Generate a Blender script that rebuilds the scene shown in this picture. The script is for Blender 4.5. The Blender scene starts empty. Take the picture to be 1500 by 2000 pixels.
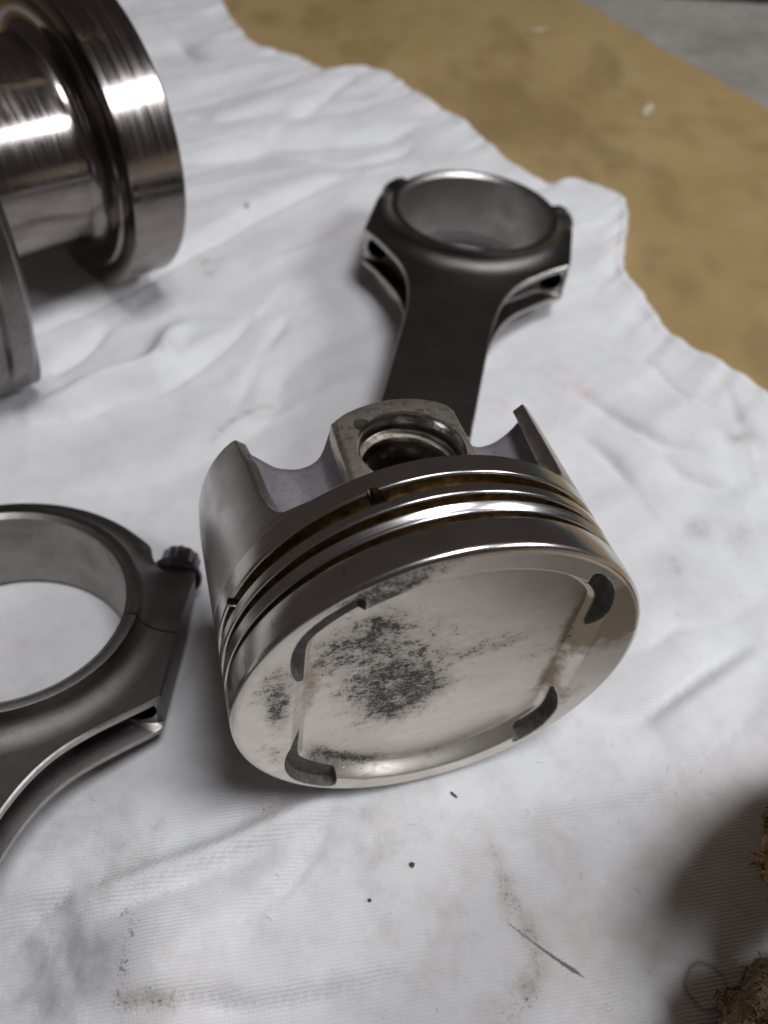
import bpy, bmesh, math, random
import numpy as np
from mathutils import Matrix, Vector, Euler

random.seed(7)
rng = np.random.default_rng(7)
S = 0.001                      # everything below is written in millimetres
SC = bpy.context.scene
COL = SC.collection

# ------------------------------------------------------------------ camera
cam_d = bpy.data.cameras.new('camera')
cam = bpy.data.objects.new('camera', cam_d)
COL.objects.link(cam)
SC.camera = cam
PITCH, ROLL = math.radians(51.40), math.radians(3.33)
_f = Vector((0, math.cos(PITCH), -math.sin(PITCH)))
_x = Vector((1, 0, 0))
_u = _x.cross(_f)
_xr = math.cos(ROLL) * _x + math.sin(ROLL) * _u
_ur = -math.sin(ROLL) * _x + math.cos(ROLL) * _u
cam.matrix_world = Matrix(((_xr.x, _ur.x, -_f.x, 0), (_xr.y, _ur.y, -_f.y, 0),
                           (_xr.z, _ur.z, -_f.z, 189.26 * S), (0, 0, 0, 1)))
cam_d.sensor_fit = 'VERTICAL'
cam_d.sensor_height = 36.0
cam_d.sensor_width = 27.0
cam_d.lens = 1545.0 / 2000.0 * 36.0
cam_d.clip_start = 0.005
cam_d.clip_end = 30.0
cam_d.dof.use_dof = True
cam_d.dof.focus_distance = 0.156
cam_d.dof.aperture_fstop = 12.0

# ------------------------------------------------------------------ world and lamps
world = bpy.data.worlds.new('World')
SC.world = world
world.use_nodes = True
wb = world.node_tree.nodes['Background']
wb.inputs[0].default_value = (0.040, 0.0330, 0.0312, 1)
wb.inputs[1].default_value = 1.0


def area(name, az, el, dist, sx, sy, power, col, spot=(0, 150, 0)):
    l = bpy.data.lights.new(name, 'AREA')
    l.shape = 'RECTANGLE'
    l.size, l.size_y = sx, sy
    l.energy = power
    l.color = col
    o = bpy.data.objects.new(name, l)
    COL.objects.link(o)
    a, e = math.radians(az), math.radians(el)
    d = Vector((math.sin(a) * math.cos(e), math.cos(a) * math.cos(e), math.sin(e)))
    t = Vector(spot) * S
    o.location = t + d * dist
    o.rotation_euler = d.to_track_quat('Z', 'Y').to_euler()
    return o


area('window_light', 102, 41, 1.2, 0.40, 0.24, 4.6, (0.915, 0.95, 1.0), (0, 260, 0))
area('ceiling_light', 130, 71, 1.3, 0.42, 0.34, 7.4, (0.94, 0.955, 1.0), (0, 300, 0))
_b = bpy.data.lights.new('bulb_light', 'POINT')
_b.energy, _b.color, _b.shadow_soft_size = 0.10, (1.0, 0.72, 0.48), 0.012
_bo = bpy.data.objects.new('bulb_light', _b)
COL.objects.link(_bo)
_bo.location = (0.40, 0.66, 1.42)

SC.render.engine = 'CYCLES'
SC.view_settings.view_transform = 'Standard'
SC.view_settings.look = 'None'
SC.view_settings.exposure = 0.27
SC.view_settings.gamma = 1.0
SC.cycles.max_bounces = 8


# ------------------------------------------------------------------ helpers
def empty(name, M=None, label=None, cat=None, group=None):
    o = bpy.data.objects.new(name, None)
    o.empty_display_size = 0.01
    COL.objects.link(o)
    if M is not None:
        o.matrix_world = M
    if label:
        o['label'] = label
    if cat:
        o['category'] = cat
    if group:
        o['group'] = group
    return o


def link_mesh(name, me, mats, parent=None):
    o = bpy.data.objects.new(name, me)
    COL.objects.link(o)
    for m in (mats if isinstance(mats, (list, tuple)) else [mats]):
        me.materials.append(m)
    if parent is not None:
        o.parent = parent
    return o


def mesh(name, verts, faces, mats, parent=None, sharp=35, recalc=True, midx=None):
    me = bpy.data.meshes.new(name)
    v = np.asarray(verts, dtype=float) * S
    me.from_pydata(v.tolist(), [], [tuple(int(i) for i in f) for f in faces])
    if midx is not None:
        me.polygons.foreach_set('material_index', np.asarray(midx, dtype=np.int32))
    if recalc:
        bm = bmesh.new()
        bm.from_mesh(me)
        bmesh.ops.recalc_face_normals(bm, faces=bm.faces[:])
        bm.to_mesh(me)
        bm.free()
    finish(me, sharp)
    return link_mesh(name, me, mats, parent)


def finish(me, sharp):
    me.polygons.foreach_set('use_smooth', np.ones(len(me.polygons), dtype=bool))
    if sharp is not None:
        me.set_sharp_from_angle(angle=math.radians(sharp))
    me.update()


def revolve(prof, n, a0=0.0, close=False):
    """rings of (r, z) -> verts, quads; r may be a function of nothing else"""
    t = a0 + np.arange(n) / n * 2 * np.pi
    V, F = [], []
    for r, z in prof:
        V.append(np.stack([r * np.cos(t), r * np.sin(t), np.full(n, z)], 1))
    m = len(prof)
    i = np.arange(n)
    j = (i + 1) % n
    for k in range(m if close else m - 1):
        a, b = k * n, ((k + 1) % m) * n
        F += np.stack([a + i, a + j, b + j, b + i], 1).tolist()
    return np.concatenate(V), F


def join(*parts):
    V, F, o = [], [], 0
    for v, f in parts:
        V.append(np.asarray(v, dtype=float))
        F += [[i + o for i in q] for q in f]
        o += len(v)
    return np.concatenate(V), F


def place(v, M):
    v = np.asarray(v, dtype=float)
    M = np.array(M)
    return v @ M[:3, :3].T + M[:3, 3]


def capsule_cutter(name, parent, p0, p1, r, n=20):
    """closed cylinder from p0 to p1 in the parent's local millimetres"""
    p0, p1 = Vector(p0), Vector(p1)
    d = p1 - p0
    v, f = revolve([(r, 0), (r, d.length)], n)
    f.append(list(range(n))[::-1])
    f.append(list(range(n, 2 * n)))
    q = d.to_track_quat('Z', 'Y').to_matrix().to_4x4()
    q.translation = p0
    return mesh(name, place(v, q), f, [], parent)


def cut(o, cutters, sharp=35):
    par = o.parent
    for q in [o] + list(cutters):      # the solver is exact to a micron, so cut at a thousand times the size
        q.parent = None
        q.data.transform(Matrix.Scale(1000.0, 4))
    for c in cutters:
        m = o.modifiers.new('cut', 'BOOLEAN')
        m.operation, m.object, m.solver = 'DIFFERENCE', c, 'EXACT'
    bpy.context.view_layer.update()
    dg = bpy.context.evaluated_depsgraph_get()
    me = bpy.data.meshes.new_from_object(o.evaluated_get(dg))
    o.modifiers.clear()
    me.transform(Matrix.Scale(0.001, 4))
    o.parent = par
    old = o.data
    o.data = me
    me.name = old.name
    bpy.data.meshes.remove(old)
    for c in cutters:
        d = c.data
        bpy.data.objects.remove(c)
        bpy.data.meshes.remove(d)
    finish(me, sharp)


def bevel(o, w, ang=40, seg=2, sharp=35):
    m = o.modifiers.new('bevel', 'BEVEL')
    m.width, m.segments, m.limit_method, m.angle_limit = w * S, seg, 'ANGLE', math.radians(ang)
    m.harden_normals = False
    bpy.context.view_layer.update()
    dg = bpy.context.evaluated_depsgraph_get()
    me = bpy.data.meshes.new_from_object(o.evaluated_get(dg))
    o.modifiers.clear()
    old = o.data
    o.data = me
    bpy.data.meshes.remove(old)
    finish(me, sharp)


def catmull(P, n):
    P = np.asarray(P, dtype=float)
    Q = np.vstack([2 * P[0] - P[1], P, 2 * P[-1] - P[-2]])
    out = []
    for i in range(1, len(Q) - 2):
        for t in np.arange(n) / n:
            a, b, c, d = Q[i - 1], Q[i], Q[i + 1], Q[i + 2]
            out.append(0.5 * (2 * b + (c - a) * t + (2 * a - 5 * b + 4 * c - d) * t * t + (3 * b - 3 * c + d - a) * t ** 3))
    out.append(P[-1])
    return np.array(out)


def sstep(a, b, x):
    t = np.clip((x - a) / (b - a), 0, 1)
    return t * t * (3 - 2 * t)


def vnoise(x, y, seed=0):
    r = np.random.default_rng(seed)
    T = r.random((256, 256))
    xi, yi = np.floor(x).astype(int), np.floor(y).astype(int)
    fx, fy = x - xi, y - yi
    fx, fy = fx * fx * fx * (fx * (fx * 6 - 15) + 10), fy * fy * fy * (fy * (fy * 6 - 15) + 10)
    g = lambda i, j: T[i % 256, j % 256]
    return (g(xi, yi) * (1 - fx) + g(xi + 1, yi) * fx) * (1 - fy) + (g(xi, yi + 1) * (1 - fx) + g(xi + 1, yi + 1) * fx) * fy - 0.5


def fbm(x, y, octv=4, seed=0):
    s, a, o = 0, 1.0, 0
    for k in range(octv):
        o = o + a * vnoise(x * 2 ** k + 17.3 * k, y * 2 ** k - 9.1 * k, seed + k)
        a *= 0.5
    return o


def polydist(x, y, P):
    """distance to a polyline, signed side and the share of the way along it"""
    P = np.asarray(P, dtype=float)
    best = np.full(x.shape, 1e9)
    side = np.zeros(x.shape)
    tt = np.zeros(x.shape)
    L = np.r_[0, np.cumsum(np.hypot(*(P[1:] - P[:-1]).T))]
    for i in range(len(P) - 1):
        a, d = P[i], P[i + 1] - P[i]
        l2 = max(d @ d, 1e-9)
        t = np.clip(((x - a[0]) * d[0] + (y - a[1]) * d[1]) / l2, 0, 1)
        ex, ey = x - a[0] - t * d[0], y - a[1] - t * d[1]
        dd = np.hypot(ex, ey)
        m = dd < best
        best = np.where(m, dd, best)
        side = np.where(m, np.sign(d[0] * ey - d[1] * ex), side)
        tt = np.where(m, (L[i] + t * math.sqrt(l2)) / L[-1], tt)
    return best, side, tt


# ------------------------------------------------------------------ materials
class NT:
    def __init__(self, name):
        self.m = bpy.data.materials.new(name)
        self.m.use_nodes = True
        self.t = self.m.node_tree
        self.b = self.t.nodes['Principled BSDF']

    def n(self, typ, **kw):
        o = self.t.nodes.new(typ)
        for k, v in kw.items():
            if k.startswith('i_'):
                key = k[2:]
                o.inputs[int(key) if key.isdigit() else key.replace('_', ' ')].default_value = v
            else:
                setattr(o, k, v)
        return o

    def l(self, a, b):
        self.t.links.new(a, b)

    def set(self, **kw):
        for k, v in kw.items():
            s = self.b.inputs[k.replace('_', ' ')]
            if hasattr(v, 'is_linked') or hasattr(v, 'links'):
                self.l(v, s)
            else:
                s.default_value = v

    def coord(self, scale=(1, 1, 1), rot=(0, 0, 0)):
        c = self.n('ShaderNodeTexCoord')
        m = self.n('ShaderNodeMapping')
        m.inputs['Scale'].default_value = scale
        m.inputs['Rotation'].default_value = rot
        self.l(c.outputs['Object'], m.inputs['Vector'])
        return m.outputs[0]

    def noise(self, vec, scale, detail=4, rough=0.55, dist=0.0):
        o = self.n('ShaderNodeTexNoise')
        o.inputs['Scale'].default_value = scale
        o.inputs['Detail'].default_value = detail
        o.inputs['Roughness'].default_value = rough
        o.inputs['Distortion'].default_value = dist
        self.l(vec, o.inputs['Vector'])
        return o.outputs[0]

    def ramp(self, fac, stops):
        o = self.n('ShaderNodeValToRGB')
        e = o.color_ramp.elements
        while len(e) < len(stops):
            e.new(0.5)
        for q, (p, c) in zip(e, stops):
            q.position = p
            q.color = (c, c, c, 1) if isinstance(c, (int, float)) else (*c, 1)
        self.l(fac, o.inputs[0])
        return o.outputs[0]

    def math(self, op, a, b=None, clamp=False):
        o = self.n('ShaderNodeMath', operation=op, use_clamp=clamp)
        for i, v in enumerate((a, b)):
            if v is None:
                continue
            if isinstance(v, (int, float)):
                o.inputs[i].default_value = v
            else:
                self.l(v, o.inputs[i])
        return o.outputs[0]

    def mix(self, fac, a, b):
        o = self.n('ShaderNodeMix', data_type='RGBA')
        for s, v in ((o.inputs[0], fac), (o.inputs[6], a), (o.inputs[7], b)):
            if isinstance(v, (int, float)):
                s.default_value = v
            elif isinstance(v, tuple):
                s.default_value = (*v, 1)
            else:
                self.l(v, s)
        return o.outputs[2]

    def attr(self, name):
        return self.n('ShaderNodeAttribute', attribute_name=name).outputs['Fac']

    def bump(self, h, strength, dist, prev=None):
        o = self.n('ShaderNodeBump')
        o.inputs['Strength'].default_value = strength
        o.inputs['Distance'].default_value = dist
        self.l(h, o.inputs['Height'])
        if prev is not None:
            self.l(prev, o.inputs['Normal'])
        return o.outputs[0]


def turned(name, axis, base, rough, scr=0.25, fine=6.0, aniso=0.5, stain=None, var=0.5):
    """machined metal: fine tool marks running round the given local axis"""
    t = NT(name)
    v = t.coord((1000, 1000, 1000))
    s = t.n('ShaderNodeSeparateXYZ')
    t.l(v, s.inputs[0])
    ax = {'X': (1, 2, 0), 'Z': (0, 1, 2)}[axis]
    a, b, z = s.outputs[ax[0]], s.outputs[ax[1]], s.outputs[ax[2]]
    r = t.math('SQRT', t.math('ADD', t.math('MULTIPLY', a, a), t.math('MULTIPLY', b, b)))
    ang = t.math('ARCTAN2', a, b)
    c = t.n('ShaderNodeCombineXYZ')
    t.l(t.math('MULTIPLY', r, fine), c.inputs[0])
    t.l(t.math('MULTIPLY', z, fine), c.inputs[1])
    t.l(t.math('MULTIPLY', ang, 1.6), c.inputs[2])
    marks = t.noise(c.outputs[0], 1.0, 3, 0.6)
    big = t.noise(v, 0.12, 3)
    speck = t.noise(v, 1.7, 4, 0.65)
    col = t.mix(t.ramp(big, [(0.35, 0.0), (0.7, 1.0)]), base, tuple(q * 0.82 for q in base))
    col = t.mix(t.ramp(speck, [(0.62, 0.0), (0.70, 0.55)]), col, (0.10, 0.085, 0.075))
    sv = t.n('ShaderNodeCombineXYZ')
    t.l(t.math('MULTIPLY', ang, 26.0), sv.inputs[0])
    t.l(t.math('MULTIPLY', z, 0.16), sv.inputs[1])
    t.l(t.math('MULTIPLY', r, 0.3), sv.inputs[2])
    scuff = t.math('MULTIPLY', t.ramp(t.noise(sv.outputs[0], 1.0, 5, 0.75), [(0.60, 0.0), (0.68, 1.0)]), t.ramp(t.noise(v, 0.075, 3), [(0.50, 0.0), (0.62, 0.75)]))
    col = t.mix(scuff, col, (0.16, 0.14, 0.125))
    if stain:
        col = t.mix(t.math('MULTIPLY', t.ramp(t.noise(v, 0.35, 5, 0.6), [(0.42, 0.0), (0.62, 1.0)]), 0.85), col, stain)
    rr = t.math('ADD', t.math('MULTIPLY', t.ramp(marks, [(0.3, 0.0), (0.7, 1.0)]), rough * var), rough * (1.0 - var * 0.5))
    rr = t.math('ADD', rr, t.math('MULTIPLY', t.ramp(big, [(0.4, 0.0), (0.8, 1.0)]), rough * 0.35))
    tan = t.n('ShaderNodeTangent', direction_type='RADIAL', axis=axis)
    t.set(Base_Color=col, Metallic=1.0, Roughness=rr, Anisotropic=aniso, Normal=t.bump(marks, scr, 0.00004))
    t.l(tan.outputs[0], t.b.inputs['Tangent'])
    return t.m


def rough_metal(name, base, rough, grain=3.0, bump=0.25, dirt=(0.03, 0.025, 0.02), dirt_amt=0.3, metallic=1.0):
    t = NT(name)
    v = t.coord((1000, 1000, 1000))
    g = t.noise(v, grain, 4, 0.7)
    big = t.noise(v, 0.10, 4)
    mid = t.noise(v, 0.6, 5, 0.65)
    col = t.mix(t.ramp(big, [(0.3, 0.0), (0.75, 1.0)]), base, tuple(q * 0.75 for q in base))
    col = t.mix(t.math('MULTIPLY', t.ramp(mid, [(0.5, 0.0), (0.68, 1.0)]), dirt_amt), col, dirt)
    rr = t.math('ADD', t.math('MULTIPLY', g, rough * 0.5), rough * 0.72)
    t.set(Base_Color=col, Metallic=metallic, Roughness=rr, Normal=t.bump(g, bump, 0.00012))
    return t.m


M_BELT = turned('turned_aluminium', 'Z', (0.63, 0.60, 0.58), 0.18, 0.30, 5.0, 0.45)
M_GROOVE = turned('varnished_groove', 'Z', (0.52, 0.41, 0.24), 0.30, 0.2, 5.0, 0.3, stain=(0.16, 0.11, 0.05))
M_SKIRT = turned('skirt_aluminium', 'Z', (0.60, 0.58, 0.56), 0.28, 0.05, 7.0, 0.4, var=0.15)
M_CAST = rough_metal('cast_aluminium', (0.42, 0.40, 0.43), 0.62, 3.2, 0.5, (0.10, 0.085, 0.07), 0.25)
M_BOSS = rough_metal('boss_aluminium', (0.64, 0.59, 0.51), 0.46, 1.6, 0.45, (0.14, 0.095, 0.05), 0.65)
M_SHADED = rough_metal('shaded_underside', (0.10, 0.08, 0.06), 0.5, 2.0, 0.2, (0.02, 0.015, 0.01), 0.5)  # dark copy of the piston metal, shade of the bore put into colour
M_BORE = turned('bored_aluminium', 'Z', (0.66, 0.63, 0.61), 0.16, 0.25, 6.0, 0.4)
M_CRANK = turned('ground_steel', 'X', (0.285, 0.252, 0.238), 0.14, 0.55, 1.5, 0.6, var=1.1)
M_FORGE = rough_metal('machined_forging', (0.25, 0.23, 0.225), 0.36, 2.0, 0.2, (0.05, 0.04, 0.035), 0.4)
M_ROD = rough_metal('dark_rod_steel', (0.158, 0.145, 0.141), 0.36, 3.6, 0.9, (0.10, 0.08, 0.07), 0.4)
M_ROD_EDGE = rough_metal('bare_rod_edge', (0.52, 0.49, 0.46), 0.36, 4.0, 0.35, (0.10, 0.08, 0.06), 0.3)
M_ROD_BORE = turned('honed_bore', 'Z', (0.36, 0.335, 0.325), 0.42, 0.3, 3.0, 0.2)
M_BOLT = rough_metal('black_bolt_steel', (0.13, 0.12, 0.125), 0.30, 3.0, 0.1)
M_PAINT = rough_metal('teal_paint', (0.035, 0.085, 0.095), 0.45, 0.4, 0.1, metallic=0.0)
M_BLACK = rough_metal('matte_black', (0.012, 0.012, 0.013), 0.7, 0.6, 0.1, metallic=0.0)


def crown_material():
    t = NT('sooty_crown')
    v = t.coord((1000, 1000, 1000))
    soot, brown, pock = t.attr('soot'), t.attr('brown'), t.attr('pocket')
    n1 = t.noise(t.coord((1050, 1700, 1000), (0, 0, 0.5)), 1.0, 5, 0.72)
    n2 = t.noise(v, 0.42, 5, 0.6)
    n3 = t.noise(v, 2.1, 3, 0.65)
    dens = t.math('ADD', t.math('MULTIPLY', soot, 0.25), t.math('MULTIPLY', t.math('SUBTRACT', n2, 0.5), 0.55))
    grain = t.math('ADD', t.math('MULTIPLY', n1, 0.5), t.math('MULTIPLY', n3, 0.5))
    m = t.math('SUBTRACT', t.math('ADD', grain, dens), 0.665)
    mask = t.math('MULTIPLY', t.ramp(m, [(0.0, 0.0), (0.12, 1.0)]), t.math('ADD', 0.78, t.math('MULTIPLY', n3, 0.4)), True)
    haze = t.math('MULTIPLY', t.ramp(t.math('ADD', soot, t.math('MULTIPLY', t.math('SUBTRACT', n2, 0.5), 0.9)), [(0.15, 0.0), (1.0, 1.0)]), 0.62)
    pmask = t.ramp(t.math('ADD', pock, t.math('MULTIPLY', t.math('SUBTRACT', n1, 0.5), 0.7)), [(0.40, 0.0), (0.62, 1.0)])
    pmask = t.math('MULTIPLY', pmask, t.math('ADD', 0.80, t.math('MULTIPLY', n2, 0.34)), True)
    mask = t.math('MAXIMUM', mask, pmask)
    bm = t.ramp(t.math('ADD', brown, t.math('MULTIPLY', t.math('SUBTRACT', n2, 0.5), 0.9)), [(0.30, 0.0), (0.75, 1.0)])
    wipe = t.noise(t.coord((90, 700, 1000), (0, 0, -0.25)), 1.0, 3)
    base = t.mix(t.ramp(wipe, [(0.30, 0.0), (0.70, 1.0)]), (0.80, 0.755, 0.685), (0.73, 0.685, 0.615))
    base = t.mix(t.ramp(t.noise(v, 0.09, 4), [(0.4, 0.0), (0.7, 0.5)]), base, (0.62, 0.57, 0.49))
    col = t.mix(t.math('MULTIPLY', bm, 0.80), base, (0.20, 0.135, 0.058))
    col = t.mix(haze, col, (0.20, 0.168, 0.140))
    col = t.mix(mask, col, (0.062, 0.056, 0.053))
    wall = t.attr('wall')
    met = t.math('SUBTRACT', t.math('ADD', 0.86, t.math('MULTIPLY', wall, 0.02)), t.math('MAXIMUM', t.math('MULTIPLY', mask, 0.78), t.math('MULTIPLY', bm, 0.4)))
    rg = t.math('SUBTRACT', t.math('ADD', 0.36, t.math('MULTIPLY', mask, 0.38)), t.math('MULTIPLY', wall, 0.05))
    rg = t.math('ADD', rg, t.math('MULTIPLY', t.math('SUBTRACT', n2, 0.5), 0.12))
    h = t.math('ADD', t.math('MULTIPLY', mask, 1.0), t.math('MULTIPLY', t.noise(v, 3.5, 3), 0.5))
    t.set(Base_Color=col, Metallic=met, Roughness=rg, Normal=t.bump(h, 0.35, 0.00006))
    return t.m


M_CROWN = crown_material()


def cloth_material():
    t = NT('white_cotton')
    v = t.coord((1000, 1000, 1000))
    s = t.n('ShaderNodeSeparateXYZ')
    t.l(t.coord((1000, 1000, 1000), (0, 0, -0.20)), s.inputs[0])
    wob = t.math('MULTIPLY', t.math('SUBTRACT', t.noise(v, 0.07, 3), 0.5), 9.0)
    ph = t.math('ADD', t.math('MULTIPLY', s.outputs[1], 2 * math.pi / 0.78), wob)
    rib = t.math('SINE', ph)
    ph2 = t.math('ADD', t.math('MULTIPLY', s.outputs[0], 2 * math.pi / 0.55), t.math('MULTIPLY', rib, 0.8))
    loop = t.math('MULTIPLY', t.math('SINE', ph2), 0.45)
    fuzz = t.noise(v, 1.9, 4, 0.65)
    h = t.math('ADD', t.math('MULTIPLY', t.math('MULTIPLY', t.math('ADD', rib, loop), t.ramp(t.noise(v, 0.045, 3), [(0.35, 0.45), (0.65, 1.0)])), 0.66), t.math('MULTIPLY', fuzz, 2.2))
    big = t.noise(v, 0.022, 4)
    fine = t.noise(v, 1.25, 4, 0.6)
    mid = t.noise(v, 0.20, 5, 0.62)
    col = t.mix(t.ramp(big, [(0.4, 0.0), (0.65, 1.0)]), (0.805, 0.80, 0.805), (0.775, 0.755, 0.745))
    col = t.mix(t.math('MULTIPLY', t.ramp(mid, [(0.52, 0.0), (0.75, 1.0)]), 0.30), col, (0.60, 0.585, 0.57))
    soil = t.math('MULTIPLY', t.math('MULTIPLY', t.attr('soil'), t.ramp(t.noise(v, 0.075, 6, 0.68), [(0.46, 0.0), (0.68, 1.0)])), 0.36)
    col = t.mix(soil, col, (0.46, 0.415, 0.36))
    knit = t.math('MULTIPLY', t.ramp(t.math('ADD', rib, t.math('MULTIPLY', fuzz, 1.2)), [(0.0, 1.0), (0.9, 0.0)]), 0.10)
    col = t.mix(knit, col, (0.40, 0.39, 0.39))
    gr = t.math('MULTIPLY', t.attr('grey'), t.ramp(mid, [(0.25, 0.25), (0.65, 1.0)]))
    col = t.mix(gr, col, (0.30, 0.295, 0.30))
    br = t.math('MULTIPLY', t.attr('brown'), t.ramp(t.math('ADD', t.math('MULTIPLY', fine, 0.35), t.math('MULTIPLY', mid, 0.65)), [(0.36, 0.0), (0.66, 0.9)]))
    col = t.mix(br, col, (0.30, 0.235, 0.15))
    dk = t.ramp(t.math('ADD', t.math('MULTIPLY', t.attr('dots'), 0.42), fine), [(0.78, 0.0), (0.86, 1.0)])
    col = t.mix(t.math('MULTIPLY', dk, 0.6), col, (0.13, 0.085, 0.07))
    # a pencil-like smear and a ring mark, thin lines drawn from their own distance
    sx = t.n('ShaderNodeSeparateXYZ')
    t.l(v, sx.inputs[0])
    px, py = sx.outputs[0], sx.outputs[1]
    ax_, ay_, bx_, by_ = 31.2, 40.6, 49.3, 29.6
    ln = math.hypot(bx_ - ax_, by_ - ay_)
    ux, uy = (bx_ - ax_) / ln, (by_ - ay_) / ln
    dx, dy = t.math('SUBTRACT', px, ax_), t.math('SUBTRACT', py, ay_)
    uu = t.math('DIVIDE', t.math('ADD', t.math('MULTIPLY', dx, ux), t.math('MULTIPLY', dy, uy)), ln)
    vv = t.math('SUBTRACT', t.math('MULTIPLY', dx, -uy), t.math('MULTIPLY', dy, -ux))
    vv = t.math('ABSOLUTE', t.math('ADD', vv, t.math('MULTIPLY', t.math('SINE', t.math('MULTIPLY', uu, 3.0)), 0.35)))
    edge = t.math('SUBTRACT', t.noise(v, 3.0, 4, 0.7), 0.5)
    wid = t.math('MULTIPLY', t.ramp(uu, [(0.0, 0.0), (0.12, 0.35), (0.45, 0.55), (0.85, 1.0), (1.0, 0.0)]), 0.66)
    sk = t.ramp(t.math('ADD', t.math('SUBTRACT', wid, vv), t.math('MULTIPLY', edge, 1.1)), [(0.0, 0.0), (0.35, 0.85)])
    rx, ry = t.math('SUBTRACT', px, 74.7), t.math('MULTIPLY', t.math('SUBTRACT', py, 29.4), 1.02)
    rd_ = t.math('SQRT', t.math('ADD', t.math('MULTIPLY', rx, rx), t.math('MULTIPLY', ry, ry)))
    rd_ = t.math('ABSOLUTE', t.math('SUBTRACT', t.math('ADD', rd_, t.math('MULTIPLY', t.math('SUBTRACT', t.noise(v, 0.25, 2), 0.5), 2.0)), 4.5))
    rg_ = t.ramp(t.math('ADD', rd_, t.math('MULTIPLY', edge, 0.6)), [(0.15, 0.42), (0.85, 0.0)])
    sk = t.math('MAXIMUM', sk, rg_)
    col = t.mix(sk, col, (0.085, 0.08, 0.075))
    rd = t.math('MULTIPLY', t.attr('red'), t.ramp(mid, [(0.4, 0.0), (0.6, 0.5)]))
    col = t.mix(rd, col, (0.79, 0.52, 0.48))
    t.set(Base_Color=col, Roughness=0.95, Sheen_Weight=0.12, Sheen_Roughness=0.6,
          Normal=t.bump(h, 0.42, 0.00019), Specular_IOR_Level=0.15)
    return t.m


M_CLOTH = cloth_material()


def board_material():
    t = NT('stained_tan_board')
    v = t.coord((1000, 1000, 1000))
    st = t.attr('stain')
    a, b = t.noise(v, 0.012, 5, 0.6), t.noise(v, 0.055, 5, 0.62)
    col = t.mix(t.ramp(a, [(0.35, 0.0), (0.68, 1.0)]), (0.385, 0.268, 0.116), (0.31, 0.205, 0.078))
    col = t.mix(t.ramp(b, [(0.45, 0.0), (0.72, 0.55)]), col, (0.38, 0.28, 0.135))
    m = t.math('MULTIPLY', st, t.ramp(b, [(0.30, 0.2), (0.6, 1.0)]))
    col = t.mix(t.math('MULTIPLY', m, 0.52), col, (0.12, 0.068, 0.024))
    sp = t.ramp(t.noise(v, 0.30, 3), [(0.70, 0.0), (0.78, 0.5)])
    col = t.mix(sp, col, (0.20, 0.13, 0.055))
    t.set(Base_Color=col, Roughness=t.math('ADD', 0.55, t.math('MULTIPLY', b, 0.25)), Normal=t.bump(t.noise(v, 1.2, 4), 0.2, 0.0002))
    return t.m


M_BOARD = board_material()


def plain(name, c1, c2, sc, rough, bump=0.3, dist=0.0003, sc2=None):
    t = NT(name)
    v = t.coord((1000, 1000, 1000))
    a, b = t.noise(v, sc, 6, 0.62), t.noise(v, sc2 or sc * 8, 5, 0.65)
    col = t.mix(t.ramp(t.math('ADD', t.math('MULTIPLY', a, 0.6), t.math('MULTIPLY', b, 0.4)), [(0.36, 0.0), (0.64, 1.0)]), c1, c2)
    t.set(Base_Color=col, Roughness=rough, Normal=t.bump(b, bump, dist))
    return t.m


M_CONC = plain('grey_concrete', (0.21, 0.19, 0.162), (0.35, 0.325, 0.285), 0.02, 0.85, 0.4, 0.0006, 0.12)
M_SUEDE = plain('worn_suede', (0.13, 0.088, 0.042), (0.36, 0.27, 0.155), 0.30, 0.9, 0.9, 0.0008, 1.3)
M_FLEECE = plain('brown_fleece', (0.15, 0.085, 0.022), (0.34, 0.21, 0.065), 0.25, 0.95, 0.3, 0.0003, 1.5)
M_FLAKE = plain('pale_flake', (0.46, 0.40, 0.28), (0.60, 0.54, 0.41), 0.3, 0.8)
M_GRIT = plain('dark_grit', (0.03, 0.026, 0.022), (0.09, 0.075, 0.06), 1.0, 0.7)


# ------------------------------------------------------------------ piston
n_ = Vector((0.306892, -0.949358, 0.067362))
pin_ = Vector((0.077549, 0.095485, 0.992406))
sd_ = Vector((0.948580, 0.299337, -0.102925))
PC = Vector((14.279, 72.623, 42.032))          # centre of the crown
M_PIS = Matrix(((sd_.x, pin_.x, n_.x, PC.x * S), (sd_.y, pin_.y, n_.y, PC.y * S),
                (sd_.z, pin_.z, n_.z, PC.z * S), (0, 0, 0, 1)))
piston = empty('piston', M_PIS, 'used aluminium piston lying on its side, sooty dished crown facing front', 'piston')


def g2(x, y, cx, cy, sx, sy, rot=0.0):
    c, s = math.cos(rot), math.sin(rot)
    dx, dy = x - cx, y - cy
    a, b = dx * c + dy * s, -dx * s + dy * c
    return np.exp(-(a / sx) ** 2 - (b / sy) ** 2)


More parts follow.
